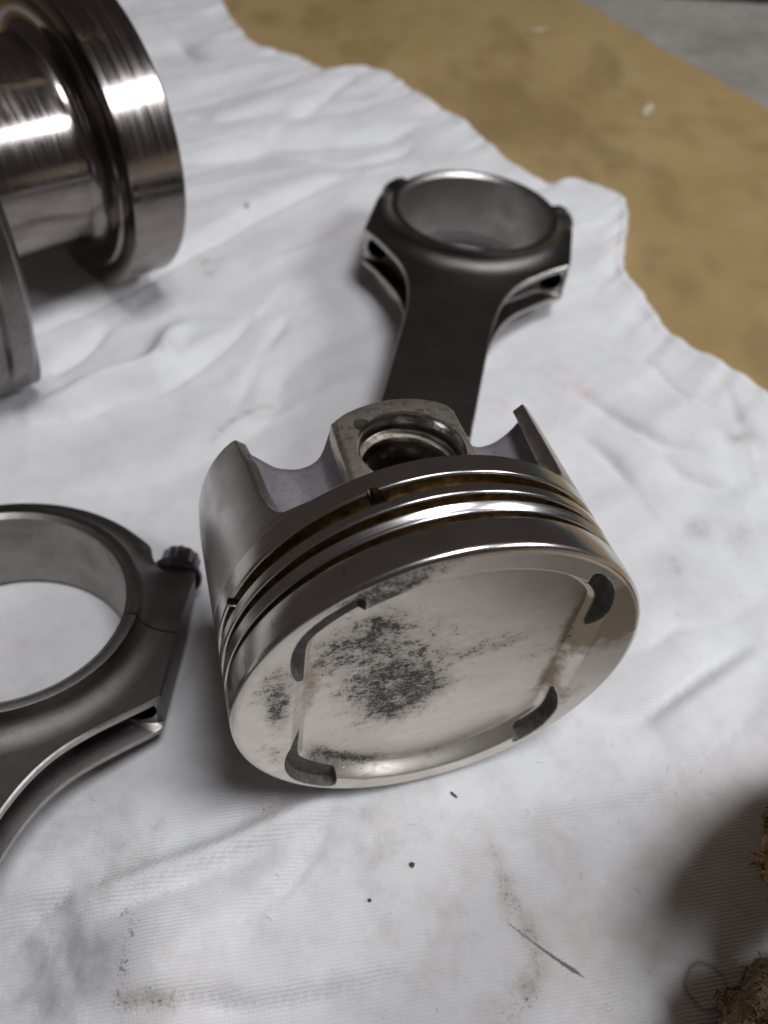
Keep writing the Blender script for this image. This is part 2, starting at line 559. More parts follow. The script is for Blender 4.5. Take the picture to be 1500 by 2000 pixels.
def crown_face():
    nt = 720
    rr = np.r_[np.linspace(0.0, 24, 40)[1:], np.linspace(24, 42.0, 92)[1:]]
    t = np.arange(nt) / nt * 2 * np.pi + math.pi / 2
    R, T = np.meshgrid(rr, t, indexing='ij')
    x, y = R * np.cos(T), R * np.sin(T)
    D = 3.6
    # dish: floor inside radius 35 and |x| < 27.6, sloping walls out to the lip
    tx = (np.abs(x) - 27.6) / 3.6
    tr = (R - 35.0) / 2.3
    k = 0.22
    tm = np.maximum(tx, tr)
    sm = tm + np.log1p(np.exp(-np.abs(tx - tr) / k)) * k * 0.8
    sm = np.where(np.abs(tx - tr) > 2.0, tm, sm)
    dish = D * (1 - sstep(-0.04, 1.04, sm) * 0.25 - np.clip(sm, 0, 1) * 0.75)
    # valve reliefs cut through the wall, two large on the left, two small on the right
    pk = np.full(x.shape, -9.0)
    for cx, cy, rv in ((-14.7, 19.0, 17.4), (-14.7, -19.0, 17.4), (15.8, 19.4, 15.3), (15.8, -19.4, 15.3)):
        pk = np.maximum(pk, rv - np.hypot(x - cx, y - cy))
    for lim_ in (np.where(x < 0, 41.9, 41.2) - R, np.where(x > 0, x - 23.0, -20.0 - x)):
        q_ = np.clip(0.5 + 0.5 * (lim_ - pk) / 2.2, 0, 1)
        pk = lim_ * (1 - q_) + pk * q_ - 2.2 * q_ * (1 - q_)
    pm = sstep(-0.05, 0.45, pk)
    h = -np.maximum(dish, np.where(x < 0, 2.35, 2.7) * pm)
    outside = sstep(0.30, 0.45, sm)
    dark = sstep(-0.25, 0.1, pk)
    # scribed grooves at the lip and faint wipe marks
    h += 0.05 * (fbm(x * 0.12, y * 0.12, 3, 5))
    h -= 0.25 * sstep(41.2, 42.0, R) ** 2
    V = [np.array([[0, 0, -D]])] + [np.stack([x[i], y[i], h[i]], 1) for i in range(len(rr))]
    F = [[0, 1 + j, 1 + (j + 1) % nt] for j in range(nt)]
    i = np.arange(nt)
    j = (i + 1) % nt
    for kk in range(len(rr) - 1):
        a, b = 1 + kk * nt, 1 + (kk + 1) * nt
        F += np.stack([a + i, b + i, b + j, a + j], 1).tolist()
    # rounded rim and top land, down into the first ring groove
    prof = [(42.25, -0.32), (42.55, -0.50), (42.8, -0.78), (42.95, -1.15), (43.0, -1.6), (43.0, -4.0), (43.0, -6.9), (42.9, -7.12), (39.4, -7.14)]
    n0 = sum(len(q) for q in V)
    last = n0 - nt
    for r, z in prof:
        V.append(np.stack([r * np.cos(t), r * np.sin(t), np.full(nt, z)], 1))
        a, b = last, n0
        F += np.stack([a + i, b + i, b + j, a + j], 1).tolist()
        last = n0
        n0 += nt
    F.append([last + q for q in range(nt)])
    nb = len(F)
    V = np.concatenate(V)
    o = mesh('crown', V, F, [M_CROWN, M_BELT], piston, sharp=48, recalc=False,
             midx=[0] * (nt + (len(rr) - 1) * nt) + [1] * (nb - nt - (len(rr) - 1) * nt))
    X, Y = V[:, 0], V[:, 1]
    Rv = np.hypot(X, Y)
    soot = 1.0 * g2(X, Y, -12.5, 0.5, 9.5, 8.0) + 0.82 * g2(X, Y, -4.0, -4.5, 9, 6) + 0.60 * g2(X, Y, -18.5, 14, 9, 8) \
        + 0.62 * g2(X, Y, -15, 21, 8, 5.5) + 0.75 * g2(X, Y, -9, -12, 9, 6) + 0.8 * g2(X, Y, -17.0, 32.5, 4.5, 3.0) + 0.45 * g2(X, Y, -5, 12, 12, 8) \
        + 0.55 * g2(X, Y, 10, 7.5, 12, 3.0, 0.25) + 0.34 * g2(X, Y, 21, 2, 6, 4) + 0.72 * g2(X, Y, -34.6, 11.5, 4.2, 8.0) \
        + 0.70 * g2(X, Y, -34.0, 2.0, 2.6, 7) + 1.3 * g2(X, Y, -15.5, 37.4, 11, 3.2, 0.42) + 0.85 * g2(X, Y, -23.5, -24, 6, 3.5, -0.8) \
        + 0.9 * g2(X, Y, -15, -30.5, 9, 2.6, -0.45) + 0.35 * g2(X, Y, -25, 12, 4, 6) + 0.38 * g2(X, Y, -33, -16, 3, 8) \
        + 0.45 * g2(X, Y, 27.6, 6, 1.6, 8) + 0.4 * g2(X, Y, 33.5, -12, 3, 4)
    brown = 1.1 * g2(X, Y, 28.6, 10, 2.8, 7) + 0.85 * g2(X, Y, 27.5, -8, 2.4, 9) + 1.25 * g2(X, Y, 35, 19, 7.5, 11) \
        + 0.35 * g2(X, Y, -36, -14, 5, 10) + 0.55 * g2(X, Y, -27.5, 2, 2.5, 14) + 0.5 * g2(X, Y, -5, -34.5, 16, 1.6) \
        + 0.45 * g2(X, Y, 12, -32, 12, 1.6, 0.4) + 0.45 * g2(X, Y, -6, 36.5, 14, 1.5) + 0.3 * g2(X, Y, 37, 8, 4, 8) + 0.5 * g2(X, Y, 32, -14, 3, 5) \
        + 0.35 * g2(X, Y, -22, 10, 6, 8) + 0.3 * g2(X, Y, -6, 2, 9, 8)
    pv = np.zeros(len(V))
    m = nt * len(rr)
    wl = np.zeros(len(V))
    wl[1:1 + m] = (sstep(0.02, 0.12, sm) * sstep(1.05, 0.95, sm)).ravel()
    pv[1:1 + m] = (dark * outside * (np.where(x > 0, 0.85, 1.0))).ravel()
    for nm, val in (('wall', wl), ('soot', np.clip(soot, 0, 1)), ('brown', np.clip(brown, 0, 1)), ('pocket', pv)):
        at = o.data.attributes.new(nm, 'FLOAT', 'POINT')
        at.data.foreach_set('value', val.astype(np.float32))
    return o


crown_face()

# ring belt: lands, grooves, underside
prof = [(39.4, -7.16), (39.4, -8.72), (42.2, -8.72), (42.5, -8.76), (42.72, -8.84), (42.85, -8.98), (42.9, -9.15), (42.15, -9.75), (42.10, -10.0), (42.82, -11.10), (42.86, -11.28), (42.78, -11.40), (39.5, -11.42),
        (39.5, -13.30), (42.25, -13.30), (42.55, -13.36), (42.78, -13.52), (42.90, -13.75), (42.94, -14.0), (42.95, -15.45), (42.85, -15.60), (38.9, -15.62),
        (38.9, -18.45), (42.2, -18.45), (42.55, -18.52), (42.80, -18.70), (42.92, -18.95), (42.95, -19.2), (42.95, -23.05), (42.75, -23.30), (36.0, -23.30), (34.0, -22.5),
        (33.0, -15.0), (28.0, -10.0), (12.0, -9.0), (12.0, -7.3)]
v, f = revolve(prof, 400, close=True)
belt = mesh('ring_belt', v, f, [M_BELT, M_GROOVE], piston, sharp=30, recalc=True,
            midx=[1 if min(prof[q // 400][0], prof[(q // 400 + 1) % len(prof)][0]) < 39.8 and prof[q // 400][1] > -18.5 and min(prof[q // 400][0], prof[(q // 400 + 1) % len(prof)][0]) > 38 else 0 for q in range(len(f))])


def radial_slot(adeg, a, r, lean=0.0, r0=31.0):
    th = math.radians(adeg)
    d = Vector((math.sin(th), math.cos(th), 0))
    q = Vector((math.cos(th), -math.sin(th), 0))
    return capsule_cutter('cutter', piston, d * r0 + Vector((0, 0, -a)) - q * lean * 0.5, d * 47 + Vector((0, 0, -a)) + q * lean, r)


cuts = []
for ad in (-18.4, -69.0, 70, 161.6, -130, 120):
    cuts += [radial_slot(ad - 1.5, 18.3, 1.25), radial_slot(ad, 17.4, 1.25), radial_slot(ad + 1.6, 16.5, 1.25)]
cut(belt, cuts, 30)

def skirt(sign):
    """curved thrust panel; sign -1 on the left, +1 on the right"""
    if sign < 0:
        lim = [(22.9, 32), (23.6, 40), (24.7, 43.3), (26.7, 45.6), (29.3, 47.2), (34, 48.9), (44, 50.5), (51.9, 52.9)]
        a_end0, a_mid = 51.9, 56.0
    else:
        lim = [(22.9, 36), (23.4, 38.5), (25.3, 40.5), (30, 41.5), (36.9, 42.5), (47.7, 43.8)]
        a_end0, a_mid = 49.5, 56.5
    la, lt = [q[0] for q in lim], [q[1] for q in lim]
    nu, nv = 72, 40
    O, I = [], []
    for iv in range(nv + 1):
        w = iv / nv
        w = w ** 0.8 if w > 0 else 0
        ro, ri = [], []
        for iu in range(nu + 1):
            u = iu / nu * 2 - 1
            aend = a_end0 + (a_mid - a_end0) * (1 - u * u) ** 0.7
            a = 22.9 + (aend - 22.9) * w
            th0 = math.radians(np.interp(a, la, lt))
            th = math.pi / 2 + (math.pi / 2 - th0) * u     # measured from +pin
            rad = 42.93 - 0.12 * max(0, (a - 48) / 8) ** 2 * 4
            tk = 3.4 - 1.1 * w + 0.5 * abs(u)
            ro.append((sign * rad * math.sin(th), rad * math.cos(th), -a))
            ri.append((sign * (rad - tk) * math.sin(th), (rad - tk) * math.cos(th), -a))
        O.append(ro)
        I.append(ri)
    O, I = np.array(O), np.array(I)
    m = nu + 1
    V = np.concatenate([O.reshape(-1, 3), I.reshape(-1, 3)])
    off = len(V) // 2
    F = []
    for iv in range(nv):
        for iu in range(nu):
            a, b = iv * m + iu, iv * m + iu + 1
            c, d = a + m, b + m
            F += [[a, b, d, c], [off + a, off + c, off + d, off + b]]
    for iv in range(nv):
        for e in (0, nu):
            a, c = iv * m + e, (iv + 1) * m + e
            F.append([a, c, off + c, off + a])
    for iu in range(nu):
        for e in (0, nv):
            a, b = e * m + iu, e * m + iu + 1
            F.append([a, b, off + b, off + a])
    o = mesh('skirt', V, F, M_SKIRT, piston)
    bevel(o, 0.28, 50, 2, 40)
    return o


skirt(-1)
skirt(1)


def strut(sign, wing):
    """the wall that ties a skirt to a pin boss; sign +1 above, -1 below, wing -1 left, +1 right"""
    xs = np.linspace(-36.0, -12.6, 60) if wing < 0 else np.linspace(12.0, 36.0, 60)
    key = [(-36, 48.5), (-33.2, 47.8), (-32.7, 47.6), (-29.7, 45.9), (-26.8, 44.4), (-22.5, 44), (-19.1, 44.7), (-16.1, 47.2), (-14.5, 50.2), (-12, 52.4), (0, 53.4),
           (12, 52), (14, 49.6), (16, 46.5), (18.6, 44.8), (23.5, 46.2), (28.9, 49.0), (32.4, 51.6), (36, 53)]
    ke = np.interp(xs, [k[0] for k in key], [k[1] for k in key])
    ke = np.convolve(np.r_[[ke[0]] * 3, ke, [ke[-1]] * 3], np.ones(7) / 7, 'valid')
    ax_ = np.abs(xs)
    py = 24.2 + 2.0 * sstep(26, 34, ax_) - 1.2 * np.exp(-((ax_ - 22) / 6) ** 2) + 5.0 * sstep(18.0, 13.0, ax_) ** 1.5
    rows = np.linspace(0, 1, 15)
    V, F = [], []
    for off in (0.0, -3.6):
        for w in rows:
            a = 21.0 + (ke - 21.0) * w
            yy = py + off - (1.0 - w) * 0.5
            rr_ = np.hypot(xs, yy)
            sc = np.where(rr_ > 41.0, 41.0 / rr_, 1.0)
            V.append(np.stack([xs * sc, yy * sc * sign, -a], 1))
    nx, nr = len(xs), len(rows)
    V = np.concatenate(V)
    half = nx * nr
    for r in range(nr - 1):
        for q in range(nx - 1):
            a = r * nx + q
            F += [[a, a + 1, a + nx + 1, a + nx], [half + a, half + a + nx, half + a + nx + 1, half + a + 1]]
    for q in range(nx - 1):
        for r in (0, nr - 1):
            a = r * nx + q
            F.append([a, a + 1, half + a + 1, half + a])
    for r in range(nr - 1):
        for q in (0, nx - 1):
            a = r * nx + q
            F.append([a, a + nx, half + a + nx, half + a])
    o = mesh('pin_web', V, F, M_CAST if sign > 0 else M_SHADED, piston)
    bevel(o, 0.7, 50, 3, 40)


for sg in (1, -1):
    for wg in (-1, 1):
        strut(sg, wg)


def boss(sign):
    right = catmull([(54.6, 2.5), (54.2, 6), (53.0, 9.3), (51.3, 11.9), (49.0, 13.1)], 5)
    left = catmull([(48.4, -14.8), (50.8, -12.0), (52.7, -8.3), (54.1, -4), (54.6, 0)], 5)
    out = [(22.0, 13.8), (22.0, -15.3), (34.0, -15.0), (46.0, -14.9)] + [tuple(q) for q in left] + [tuple(q) for q in right]
    ys = [13.0, 31.75]
    V = [[s, y * sign, -a] for y in ys for a, s in out]
    m = len(out)
    F = [[i, (i + 1) % m, m + (i + 1) % m, m + i] for i in range(m)] + [list(range(m)), list(range(m, 2 * m))]
    o = mesh('pin_boss', V, F, M_BOSS if sign > 0 else M_SHADED, piston)
    bevel(o, 1.5, 50, 4, 40)
    return o


b1 = boss(1)
b2 = boss(-1)
# mouth of the pin bore: chamfered counterbore, lock ring groove and the pick notch
cb, cf = revolve([(9.9, -24), (9.9, -6.0), (11.25, -5.7), (11.25, -4.2), (10.6, -4.0), (10.6, -2.0), (11.45, -0.3), (11.7, 3)], 96)
cf += [list(range(96))[::-1], list(range(672, 768))]
for b, sg in ((b1, 1), (b2, -1)):
    q4 = (Vector((0, sg, 0))).to_track_quat('Z', 'Y').to_matrix().to_4x4()
    q4.translation = Vector((0, 31.75 * sg, -38.22))
    c1 = mesh('cutter', place(cb, q4), cf, [], piston)
    c3 = capsule_cutter('cutter', piston, (-8.2, 26.0 * sg, -46.0), (-8.8, 36 * sg, -46.6), 2.0, 24)
    cut(b, [c1, c3], 32)
    # liner with the bored finish above; below, dark metal stands for shade
    lv, lf = revolve([(9.86, -11.6), (9.86, -6.1), (9.98, -5.92)], 96)
    mesh('pin_bore', place(lv, q4), lf, M_BORE if sg > 0 else M_BOLT, piston, recalc=False)
    lv, lf = revolve([(9.84, -18.6), (9.84, -11.62)], 96)
    mesh('inner_bore', place(lv, q4), lf, M_SHADED, piston, recalc=False)  # deep bore shade painted with the dark metal
    lv, lf = revolve([(11.22, -5.65), (11.22, -4.25)], 96)
    mesh('lock_ring_groove', place(lv, q4), lf, M_BORE, piston, recalc=False)
    lv, lf = revolve([(10.57, -3.95), (10.57, -2.05), (11.40, -0.33)], 96)
    mesh('bore_chamfer', place(lv, q4), lf, M_BORE, piston, recalc=False)


# ------------------------------------------------------------------ connecting rods
def tilt_frame(tx, ty, ox, oy, ang):
    A = Vector((1, 0, tx)).normalized()
    N = A.cross(Vector((0, 1, ty)).normalized()).normalized()
    B = N.cross(A)
    ca, sa = math.cos(ang), math.sin(ang)
    X, Y = A * ca + B * sa, -A * sa + B * ca
    return Matrix(((X.x, Y.x, N.x, ox * S), (X.y, Y.y, N.y, oy * S), (X.z, Y.z, N.z, 0), (0, 0, 0, 1))), N


ROD_FRAMES = [tilt_frame(-0.049, -0.060, 26.70, 279.30, math.radians(-8.7)),
              tilt_frame(-0.114, -0.1645, -93.33, 93.08, math.radians(0.3))]
RB, RT = 28.8, 26.3           # bore radius, overall thickness


def rod_outline(W=39.0):
    """right half from the cap crown down to the beam end: outline point, channel floor point"""
    K = []
    for a in np.linspace(90, 46, 26):
        r = 40.2
        K.append((r * math.cos(math.radians(a)), r * math.sin(math.radians(a))))
    K += [tuple(q) for q in catmull([(28.4, 27.9), (28.9, 26.0), (29.6, 24.8), (31.0, 24.3)], 2)]
    K += [(34, 24.3), (37.4, 24.3), (38.3, 24.0), (38.9, 23.2), (39.0, 22.0)]
    K += [(39.0, y) for y in np.linspace(20, 0, 9)]
    out, inn = [np.array(q) for q in K], [np.array(q) for q in K]
    A = [(39, -3), (39, -8), (39, -13), (39, -17), (39, -18.4), (38.4, -19.2), (33, -24.2), (27, -31), (22, -37.5), (18.6, -44.5), (16.3, -53), (15.1, -63), (14.6, -76), (14.3, -98), (14.1, -122)]
    B = [(39, -3), (39, -8), (39, -13), (38.9, -17.2), (37.5, -17.7), (33.0, -17.9), (28.4, -19.3), (22.4, -25.8), (15.8, -32.5), (10.8, -39.5), (7.2, -48.5), (5.4, -60), (4.8, -76), (4.4, -98), (4.2, -122)]
    for P, dst in ((A, out), (B, inn)):
        c = P[:6]
        dst += [np.array(q) for q in c[:5]]
        dst += list(catmull(P[5:], 5))
    out, inn = np.array(out), np.array(inn)
    for q in (out, inn):           # widen the bolt bosses
        k = sstep(24.0, 37.0, np.abs(q[:, 0]))
        q[:, 0] += np.sign(q[:, 0]) * k * (W - 39.0)
    return out, inn


def rod_shell(lower, W):
    o, i = rod_outline(W)
    keep = o[:, 1] <= -0.0 if lower else o[:, 1] >= 0.0
    o, i = o[keep].copy(), i[keep].copy()
    gap = 0.20
    # mirror to make one open path from the right side to the left
    mo, mi = o[::-1] * [-1, 1], i[::-1] * [-1, 1]
    if lower:
        O, I = np.vstack([o, mo]), np.vstack([i, mi])
    else:
        O, I = np.vstack([mo[:-1], o]), np.vstack([mi[:-1], i])
    n = len(O)
    d = np.linalg.norm(O, axis=1)
    U = O / d[:, None]
    inset = np.zeros_like(O)
    tan = np.gradient(O, axis=0)
    nrm = np.stack([tan[:, 1], -tan[:, 0]], 1)
    nrm /= np.linalg.norm(nrm, axis=1)[:, None]
    nrm *= np.sign((nrm * U).sum(1))[:, None]
    ring_z = lambda r: 20.7 + 5.6 * (1 - np.sqrt(np.clip(1 - (1 - np.clip((r - 32.3) / 7.0, 0, 1)) ** 2, 0, 1)))
    rows = []
    c = RT / 2
    top = [(RB, RT - 1.1), (RB + 1.3, RT), (31.9, RT), (32.15, RT - 0.12)]
    top_rows = [(U * r, np.full(n, z)) for r, z in top]
    for s in (0.06, 0.18, 0.34, 0.55, 0.85, 1.25, 1.8, 2.5, 3.4, 4.6, 6.0, 7.0):
        r = np.minimum(32.3 + s, d - 0.55 - 0.02 * (7 - s))
        top_rows.append((U * r[:, None], ring_z(32.3 + s) + (ring_z(r) - ring_z(32.3 + s)) * (r < 32.3 + s - 1e-6)))
    zt = ring_z(d)
    lowp = 2.9 * sstep(5, 21, O[:, 1]) * sstep(27, 33, np.abs(O[:, 0]))
    zt = zt - lowp
    taper = np.where(O[:, 1] < -60, np.clip((-60 - O[:, 1]) / 60, 0, 1), 0)
    zt = zt - 1.0 * taper
    top_rows.append((O - nrm * 0.42, zt - 0.02))
    side = []
    top_rows = [(p, z - lowp * np.clip((np.linalg.norm(p, axis=1) - 33.5) / np.maximum(d - 34.0, 0.5), 0, 1) ** 1.3) if k > 3 and k < len(top_rows) - 1 else (p, z) for k, (p, z) in enumerate(top_rows)]
    fl = 18.7 - 1.0 * taper - lowp
    for f, z in ((0, zt - 0.40), (0, fl), (0.06, fl - 0.12), (0.45, fl - 0.2), (0.80, fl - 0.35), (0.92, fl - 0.8), (0.98, fl - 1.7), (1, fl - 3.2), (1, np.full(n, c))):
        side.append((O + (I - O) * f, z))
    half = top_rows + side
    full = half + [(p, RT - z) for p, z in half[::-1][1:]]
    V = np.concatenate([np.column_stack([p, z]) for p, z in full])
    if lower:
        V[:, 1] = np.minimum(V[:, 1], -gap)
    else:
        V[:, 1] = np.maximum(V[:, 1], gap)
    m = len(full)
    F, mi_ = [], []
    nt = len(top_rows)
    for r in range(m):
        r2 = (r + 1) % m
        for q in range(n - 1):
            F.append([r * n + q, r * n + q + 1, r2 * n + q + 1, r2 * n + q])
            if r == m - 1:
                mi_.append(2)
            else:
                k = min(r, m - 2 - r)
                inside = lower and np.linalg.norm(O[q] - I[q]) > 0.5
                mi_.append(1 if (k in (nt - 1, nt) and inside) or (k == 0) or (inside and k > nt and O[q][1] > -19.6) else 0)
    F.append([r * n for r in range(m)])
    F.append([r * n + n - 1 for r in range(m)])
    mi_ += [0, 0]
    return V, F, mi_


def make_rod(W):
    bx = W - 5.7
    root = empty('connecting_rod')
    mats = [M_ROD, M_ROD_EDGE, M_ROD_BORE]
    v, f, mi = rod_shell(True, W)
    body = mesh('rod_body', v, f, mats, root, sharp=38, midx=mi)
    cut(body, [capsule_cutter('cutter', root, (s * bx, -30, RT / 2), (s * bx, -5, RT / 2), 4.3, 40) for s in (1, -1)], 38)
    v, f, mi = rod_shell(False, W)
    mesh('rod_cap', v, f, mats, root, sharp=38, midx=mi)
    # small end
    sv, sf = revolve([(10.7, 3.9), (11.3, 3.4), (16.2, 3.4), (17.0, 4.2), (17.0, RT - 4.2), (16.2, RT - 3.4), (11.3, RT - 3.4), (10.7, RT - 3.9)], 96, close=True)
    sv[:, 1] -= 137.0
    mesh('small_end', sv, sf, M_ROD, root)
    for s in (1, -1):
        t = np.arange(96) / 96 * 2 * np.pi
        star = 5.3 + 0.17 * np.cos(12 * t)
        rings = [(np.full(96, 3.6), -11.5), (np.full(96, 3.9), -11.0), (np.full(96, 3.9), 24.35), (np.full(96, 6.6), 24.36), (np.full(96, 7.0), 24.7), (np.full(96, 7.0), 25.9),
                 (np.full(96, 6.5), 26.4), (star + 0.05, 26.45), (star, 26.8), (star, 31.9), (star - 0.5, 32.5), (np.full(96, 2.6), 32.52), (np.full(96, 2.2), 31.5), (np.full(96, 0.3), 31.4)]
        V = np.concatenate([np.stack([r * np.cos(t) + s * bx, np.full(96, y), r * np.sin(t) + RT / 2], 1) for r, y in rings])
        F = []
        i = np.arange(96)
        for k in range(len(rings) - 1):
            F += np.stack([k * 96 + i, k * 96 + (i + 1) % 96, (k + 1) * 96 + (i + 1) % 96, (k + 1) * 96 + i], 1).tolist()
        F += [list(range(96)), list(range((len(rings) - 1) * 96, len(rings) * 96))]
        mesh('bolt', V, F, M_BOLT, root, sharp=40)
    return root


rod_a = make_rod(39.0)
rod_b = make_rod(42.0)
for r, (M, N), lab in ((rod_a, ROD_FRAMES[0], 'dark steel connecting rod lying whole behind the piston, its beam towards the viewer'),
                       (rod_b, ROD_FRAMES[1], 'dark steel connecting rod beside the piston, big end cut by the left edge')):
    r.matrix_world = M
    r['label'], r['category'], r['group'] = lab, 'connecting rod', 'connecting rods on the cloth'

# ------------------------------------------------------------------ crankshaft
CA = Vector((math.cos(0.778) * math.cos(-0.085), math.sin(0.778) * math.cos(-0.085), math.sin(-0.085)))
CS = Vector((-math.sin(0.778), math.cos(0.778), 0))
CU = CA.cross(CS)
CC = Vector((-121.305, 267.684, 50.44))
M_CRK = Matrix(((CA.x, CS.x, CU.x, CC.x * S), (CA.y, CS.y, CU.y, CC.y * S), (CA.z, CS.z, CU.z, CC.z * S), (0, 0, 0, 1)))
crank = empty('crankshaft', M_CRK, 'polished steel crankshaft end with thick round flange at top left', 'crankshaft')


def along_x(v):
    v = np.asarray(v)
    return np.stack([v[:, 2], v[:, 0], v[:, 1]], 1)


v, f = revolve([(0.5, 19.9), (48.6, 20.0), (49.9, 19.6), (50.4, 18.9), (50.44, 10), (50.44, 0.6), (50.2, 0.15), (49.9, 0.0), (43.6, 0.0), (43.3, -0.05), (43.1, -0.2), (42.8, -0.95), (42.6, -1.12), (42.3, -1.2), (40.0, -1.22), (38.5, -1.22)], 256)
mesh('flange', along_x(v), f, M_CRANK, crank, sharp=28)
v, f = revolve([(38.6, -1.20), (37.4, -1.24), (36.3, -1.45), (35.3, -1.95), (34.5, -2.65), (33.9, -3.5), (33.55, -4.5), (33.42, -5.6),
                (33.40, -9), (33.40, -36), (33.42, -37.2), (33.7, -38.3), (34.3, -39.4), (35.2, -40.2), (36.6, -40.8), (38.2, -41.0), (38.4, -41.6), (38.4, -44)], 256)
journal = mesh('main_journal', along_x(v), f, M_CRANK, crank, sharp=40)
# oil hole with a bright countersink on the journal
hd = Vector((0, math.sin(math.radians(-3)), math.cos(math.radians(-3))))
q4 = hd.to_track_quat('Z', 'Y').to_matrix().to_4x4()
q4.translation = hd * 33.4 + Vector((-29.0, 0, 0))
v, f = revolve([(4.2, -0.5), (4.0, 0.12), (3.4, 0.10), (2.4, -0.5), (2.3, -2.0), (0.1, -2.1)], 32)
mesh('oil_hole', place(v, q4), f, M_BORE, crank)


def web():
    """counterweight: sector of radius 73 with a taper on its inner side and a flat foot"""
    th = np.radians(np.linspace(180 + math.degrees(math.asin(52.6 / 73.0)), 72, 150))
    arc = np.stack([73.0 * np.cos(th), 73.0 * np.sin(th)], 1)
    top = np.array([(18.0, 60.0), (30, 47), (38, 30), (41, 10), (40, -14), (33, -32), (22, -46), (8, -52.6)])
    O = np.vstack([arc, top])
    c = np.array([-8.0, -2.0])
    prof = [(-44.0, 0.10), (-44.0, 0.86), (-44.4, 0.89), (-48.2, 0.995), (-48.6, 1.0), (-53.5, 1.0), (-54.3, 0.985), (-55.0, 0.93), (-60, 0.90), (-60.4, 0.86), (-60.4, 0.10)]
    m = len(O)
    V, F = [], []
    turn = np.degrees(np.unwrap(np.arctan2(arc[:, 1], arc[:, 0])))
    wgt = np.r_[sstep(1.0, 26.0, np.abs(turn - turn[0])), np.ones(len(top))]
    for ax_, s in prof:
        Q = c + (O - c) * (1 - (1 - s) * (wgt if 0.5 < s else 1.0))[..., None] if 0.5 < s else c + (O - c) * s
        Q[:, 1] = np.maximum(Q[:, 1], -52.6)
        V.append(np.column_stack([np.full(m, ax_), Q]))
    V = np.concatenate(V)
    for k in range(len(prof) - 1):
        for i in range(m):
            F.append([k * m + i, k * m + (i + 1) % m, (k + 1) * m + (i + 1) % m, (k + 1) * m + i])
    F += [list(range(m)), list(range((len(prof) - 1) * m, len(prof) * m))]
    return mesh('counterweight', V, F, M_FORGE, crank, sharp=25)


web()
# balance plug on the outer face and the crankpin going on out of the picture
v, f = revolve([(8.6, 0.0), (8.6, 1.6), (8.0, 2.1), (7.2, 2.1), (6.6, 1.4), (6.4, -1.0), (0.1, -1.2)], 48)
pv_ = along_x(v) * [-1, 1, 1] + np.array([-60.4, -52.0, -36.0])
mesh('balance_plug', pv_, f, M_CRANK, crank)
v, f = revolve([(27, 0), (25.0, -2.0), (24.5, -3.5), (24.5, -26), (25, -28), (27, -30)], 128)
mesh('crankpin', along_x(v) + np.array([-60.4, 26.0, 0.0]), f, M_CRANK, crank)


# ------------------------------------------------------------------ white cloth
# outline of its far and right edge, creases, stains and painted corner shade, in millimetres on the ground
F, ST = {}, {}
EDGE = [(-124.5, 570.7), (-104.0, 524.2), (-88.1, 500.2), (-62.7, 489.4), (-43.3, 471.5), (-23.3, 477.5), (-5.3, 463.4), (9.3, 443.3), (28.6, 425.0), (43.7, 396.6), (55.6, 377.6), (70.9, 364.8), (84.9, 368.7), (96.3, 360.6), (105.9, 350.2), (97.4, 300.1), (99.6, 285.6), (102.8, 278.9), (109.4, 256.2), (123.9, 239.1), (139.5, 223.3)]
F['A'] = [(-131.5, 225.2), (-126.2, 231.3), (-114.0, 245.4), (-101.3, 261.6), (-89.6, 277.4), (-81.8, 288.4), (-67.2, 310.1), (-50.6, 327.3), (-35.9, 342.5), (-21.4, 351.4)]
F['B'] = [(-123.2, 183.8), (-120.0, 184.6), (-105.5, 189.7), (-91.8, 200.3), (-79.6, 205.0), (-70.1, 217.2), (-59.9, 234.3), (-55.1, 244.2)]
F['RB'] = [(-121.2, 188.4), (-110.8, 194.0), (-100.9, 203.1), (-87.6, 210.7), (-83.7, 216.0), (-82.6, 231.1), (-79.8, 239.8)]
F['C'] = [(-123.6, 206.3), (-116.4, 213.1), (-111.2, 225.5), (-106.9, 235.8)]
F['D'] = [(-48.9, 225.9), (-45.1, 237.2), (-41.2, 249.0)]
F['E'] = [(-53.3, 194.0), (-51.2, 206.3), (-48.2, 221.1)]
F['G'] = [(-102.5, 354.8), (-86.1, 364.4), (-72.3, 376.5), (-61.2, 383.5), (-29.4, 389.9), (-9.2, 395.5), (8.3, 409.0)]
F['H'] = [(-47.8, 371.4), (-30.2, 365.6), (-8.3, 373.5), (4.6, 388.7)]
F['I'] = [(-59.2, 400.8), (-46.4, 423.3), (-39.5, 443.4), (-28.8, 462.0)]
F['J'] = [(-110.5, 400.5), (-94.5, 396.4), (-79.2, 404.4), (-61.7, 410.4)]
F['K'] = [(-138.0, 498.9), (-122.1, 474.1), (-108.1, 463.8)]
F['L'] = [(65.9, 211.8), (74.9, 203.4), (84.2, 194.2), (93.6, 187.7), (107.0, 185.2), (117.5, 186.1)]
F['M'] = [(64.6, 191.4), (72.3, 183.7), (77.8, 173.8), (80.3, 168.3)]
F['N'] = [(91.0, 182.8), (98.2, 175.4), (107.5, 171.7), (115.7, 171.2)]
F['HEM'] = [(66.9, 249.2), (79.9, 242.7), (88.9, 237.6), (95.8, 232.3), (103.5, 217.6), (115.4, 208.0), (130.6, 196.7)]
F['O'] = [(57.4, 87.7), (60.1, 88.6), (71.1, 90.7), (81.3, 98.6), (93.5, 107.8), (106.6, 115.0)]
F['RO'] = [(71.7, 86.5), (82.4, 93.5), (98.5, 105.0), (109.1, 113.6)]
F['P'] = [(62.7, 108.9), (75.1, 111.0), (85.0, 118.5), (96.4, 121.0), (113.1, 129.0)]
F['RQ'] = [(-63.0, 38.3), (-49.1, 44.1), (-34.5, 50.1), (-20.4, 57.3), (-13.2, 61.5), (-4.6, 64.4)]
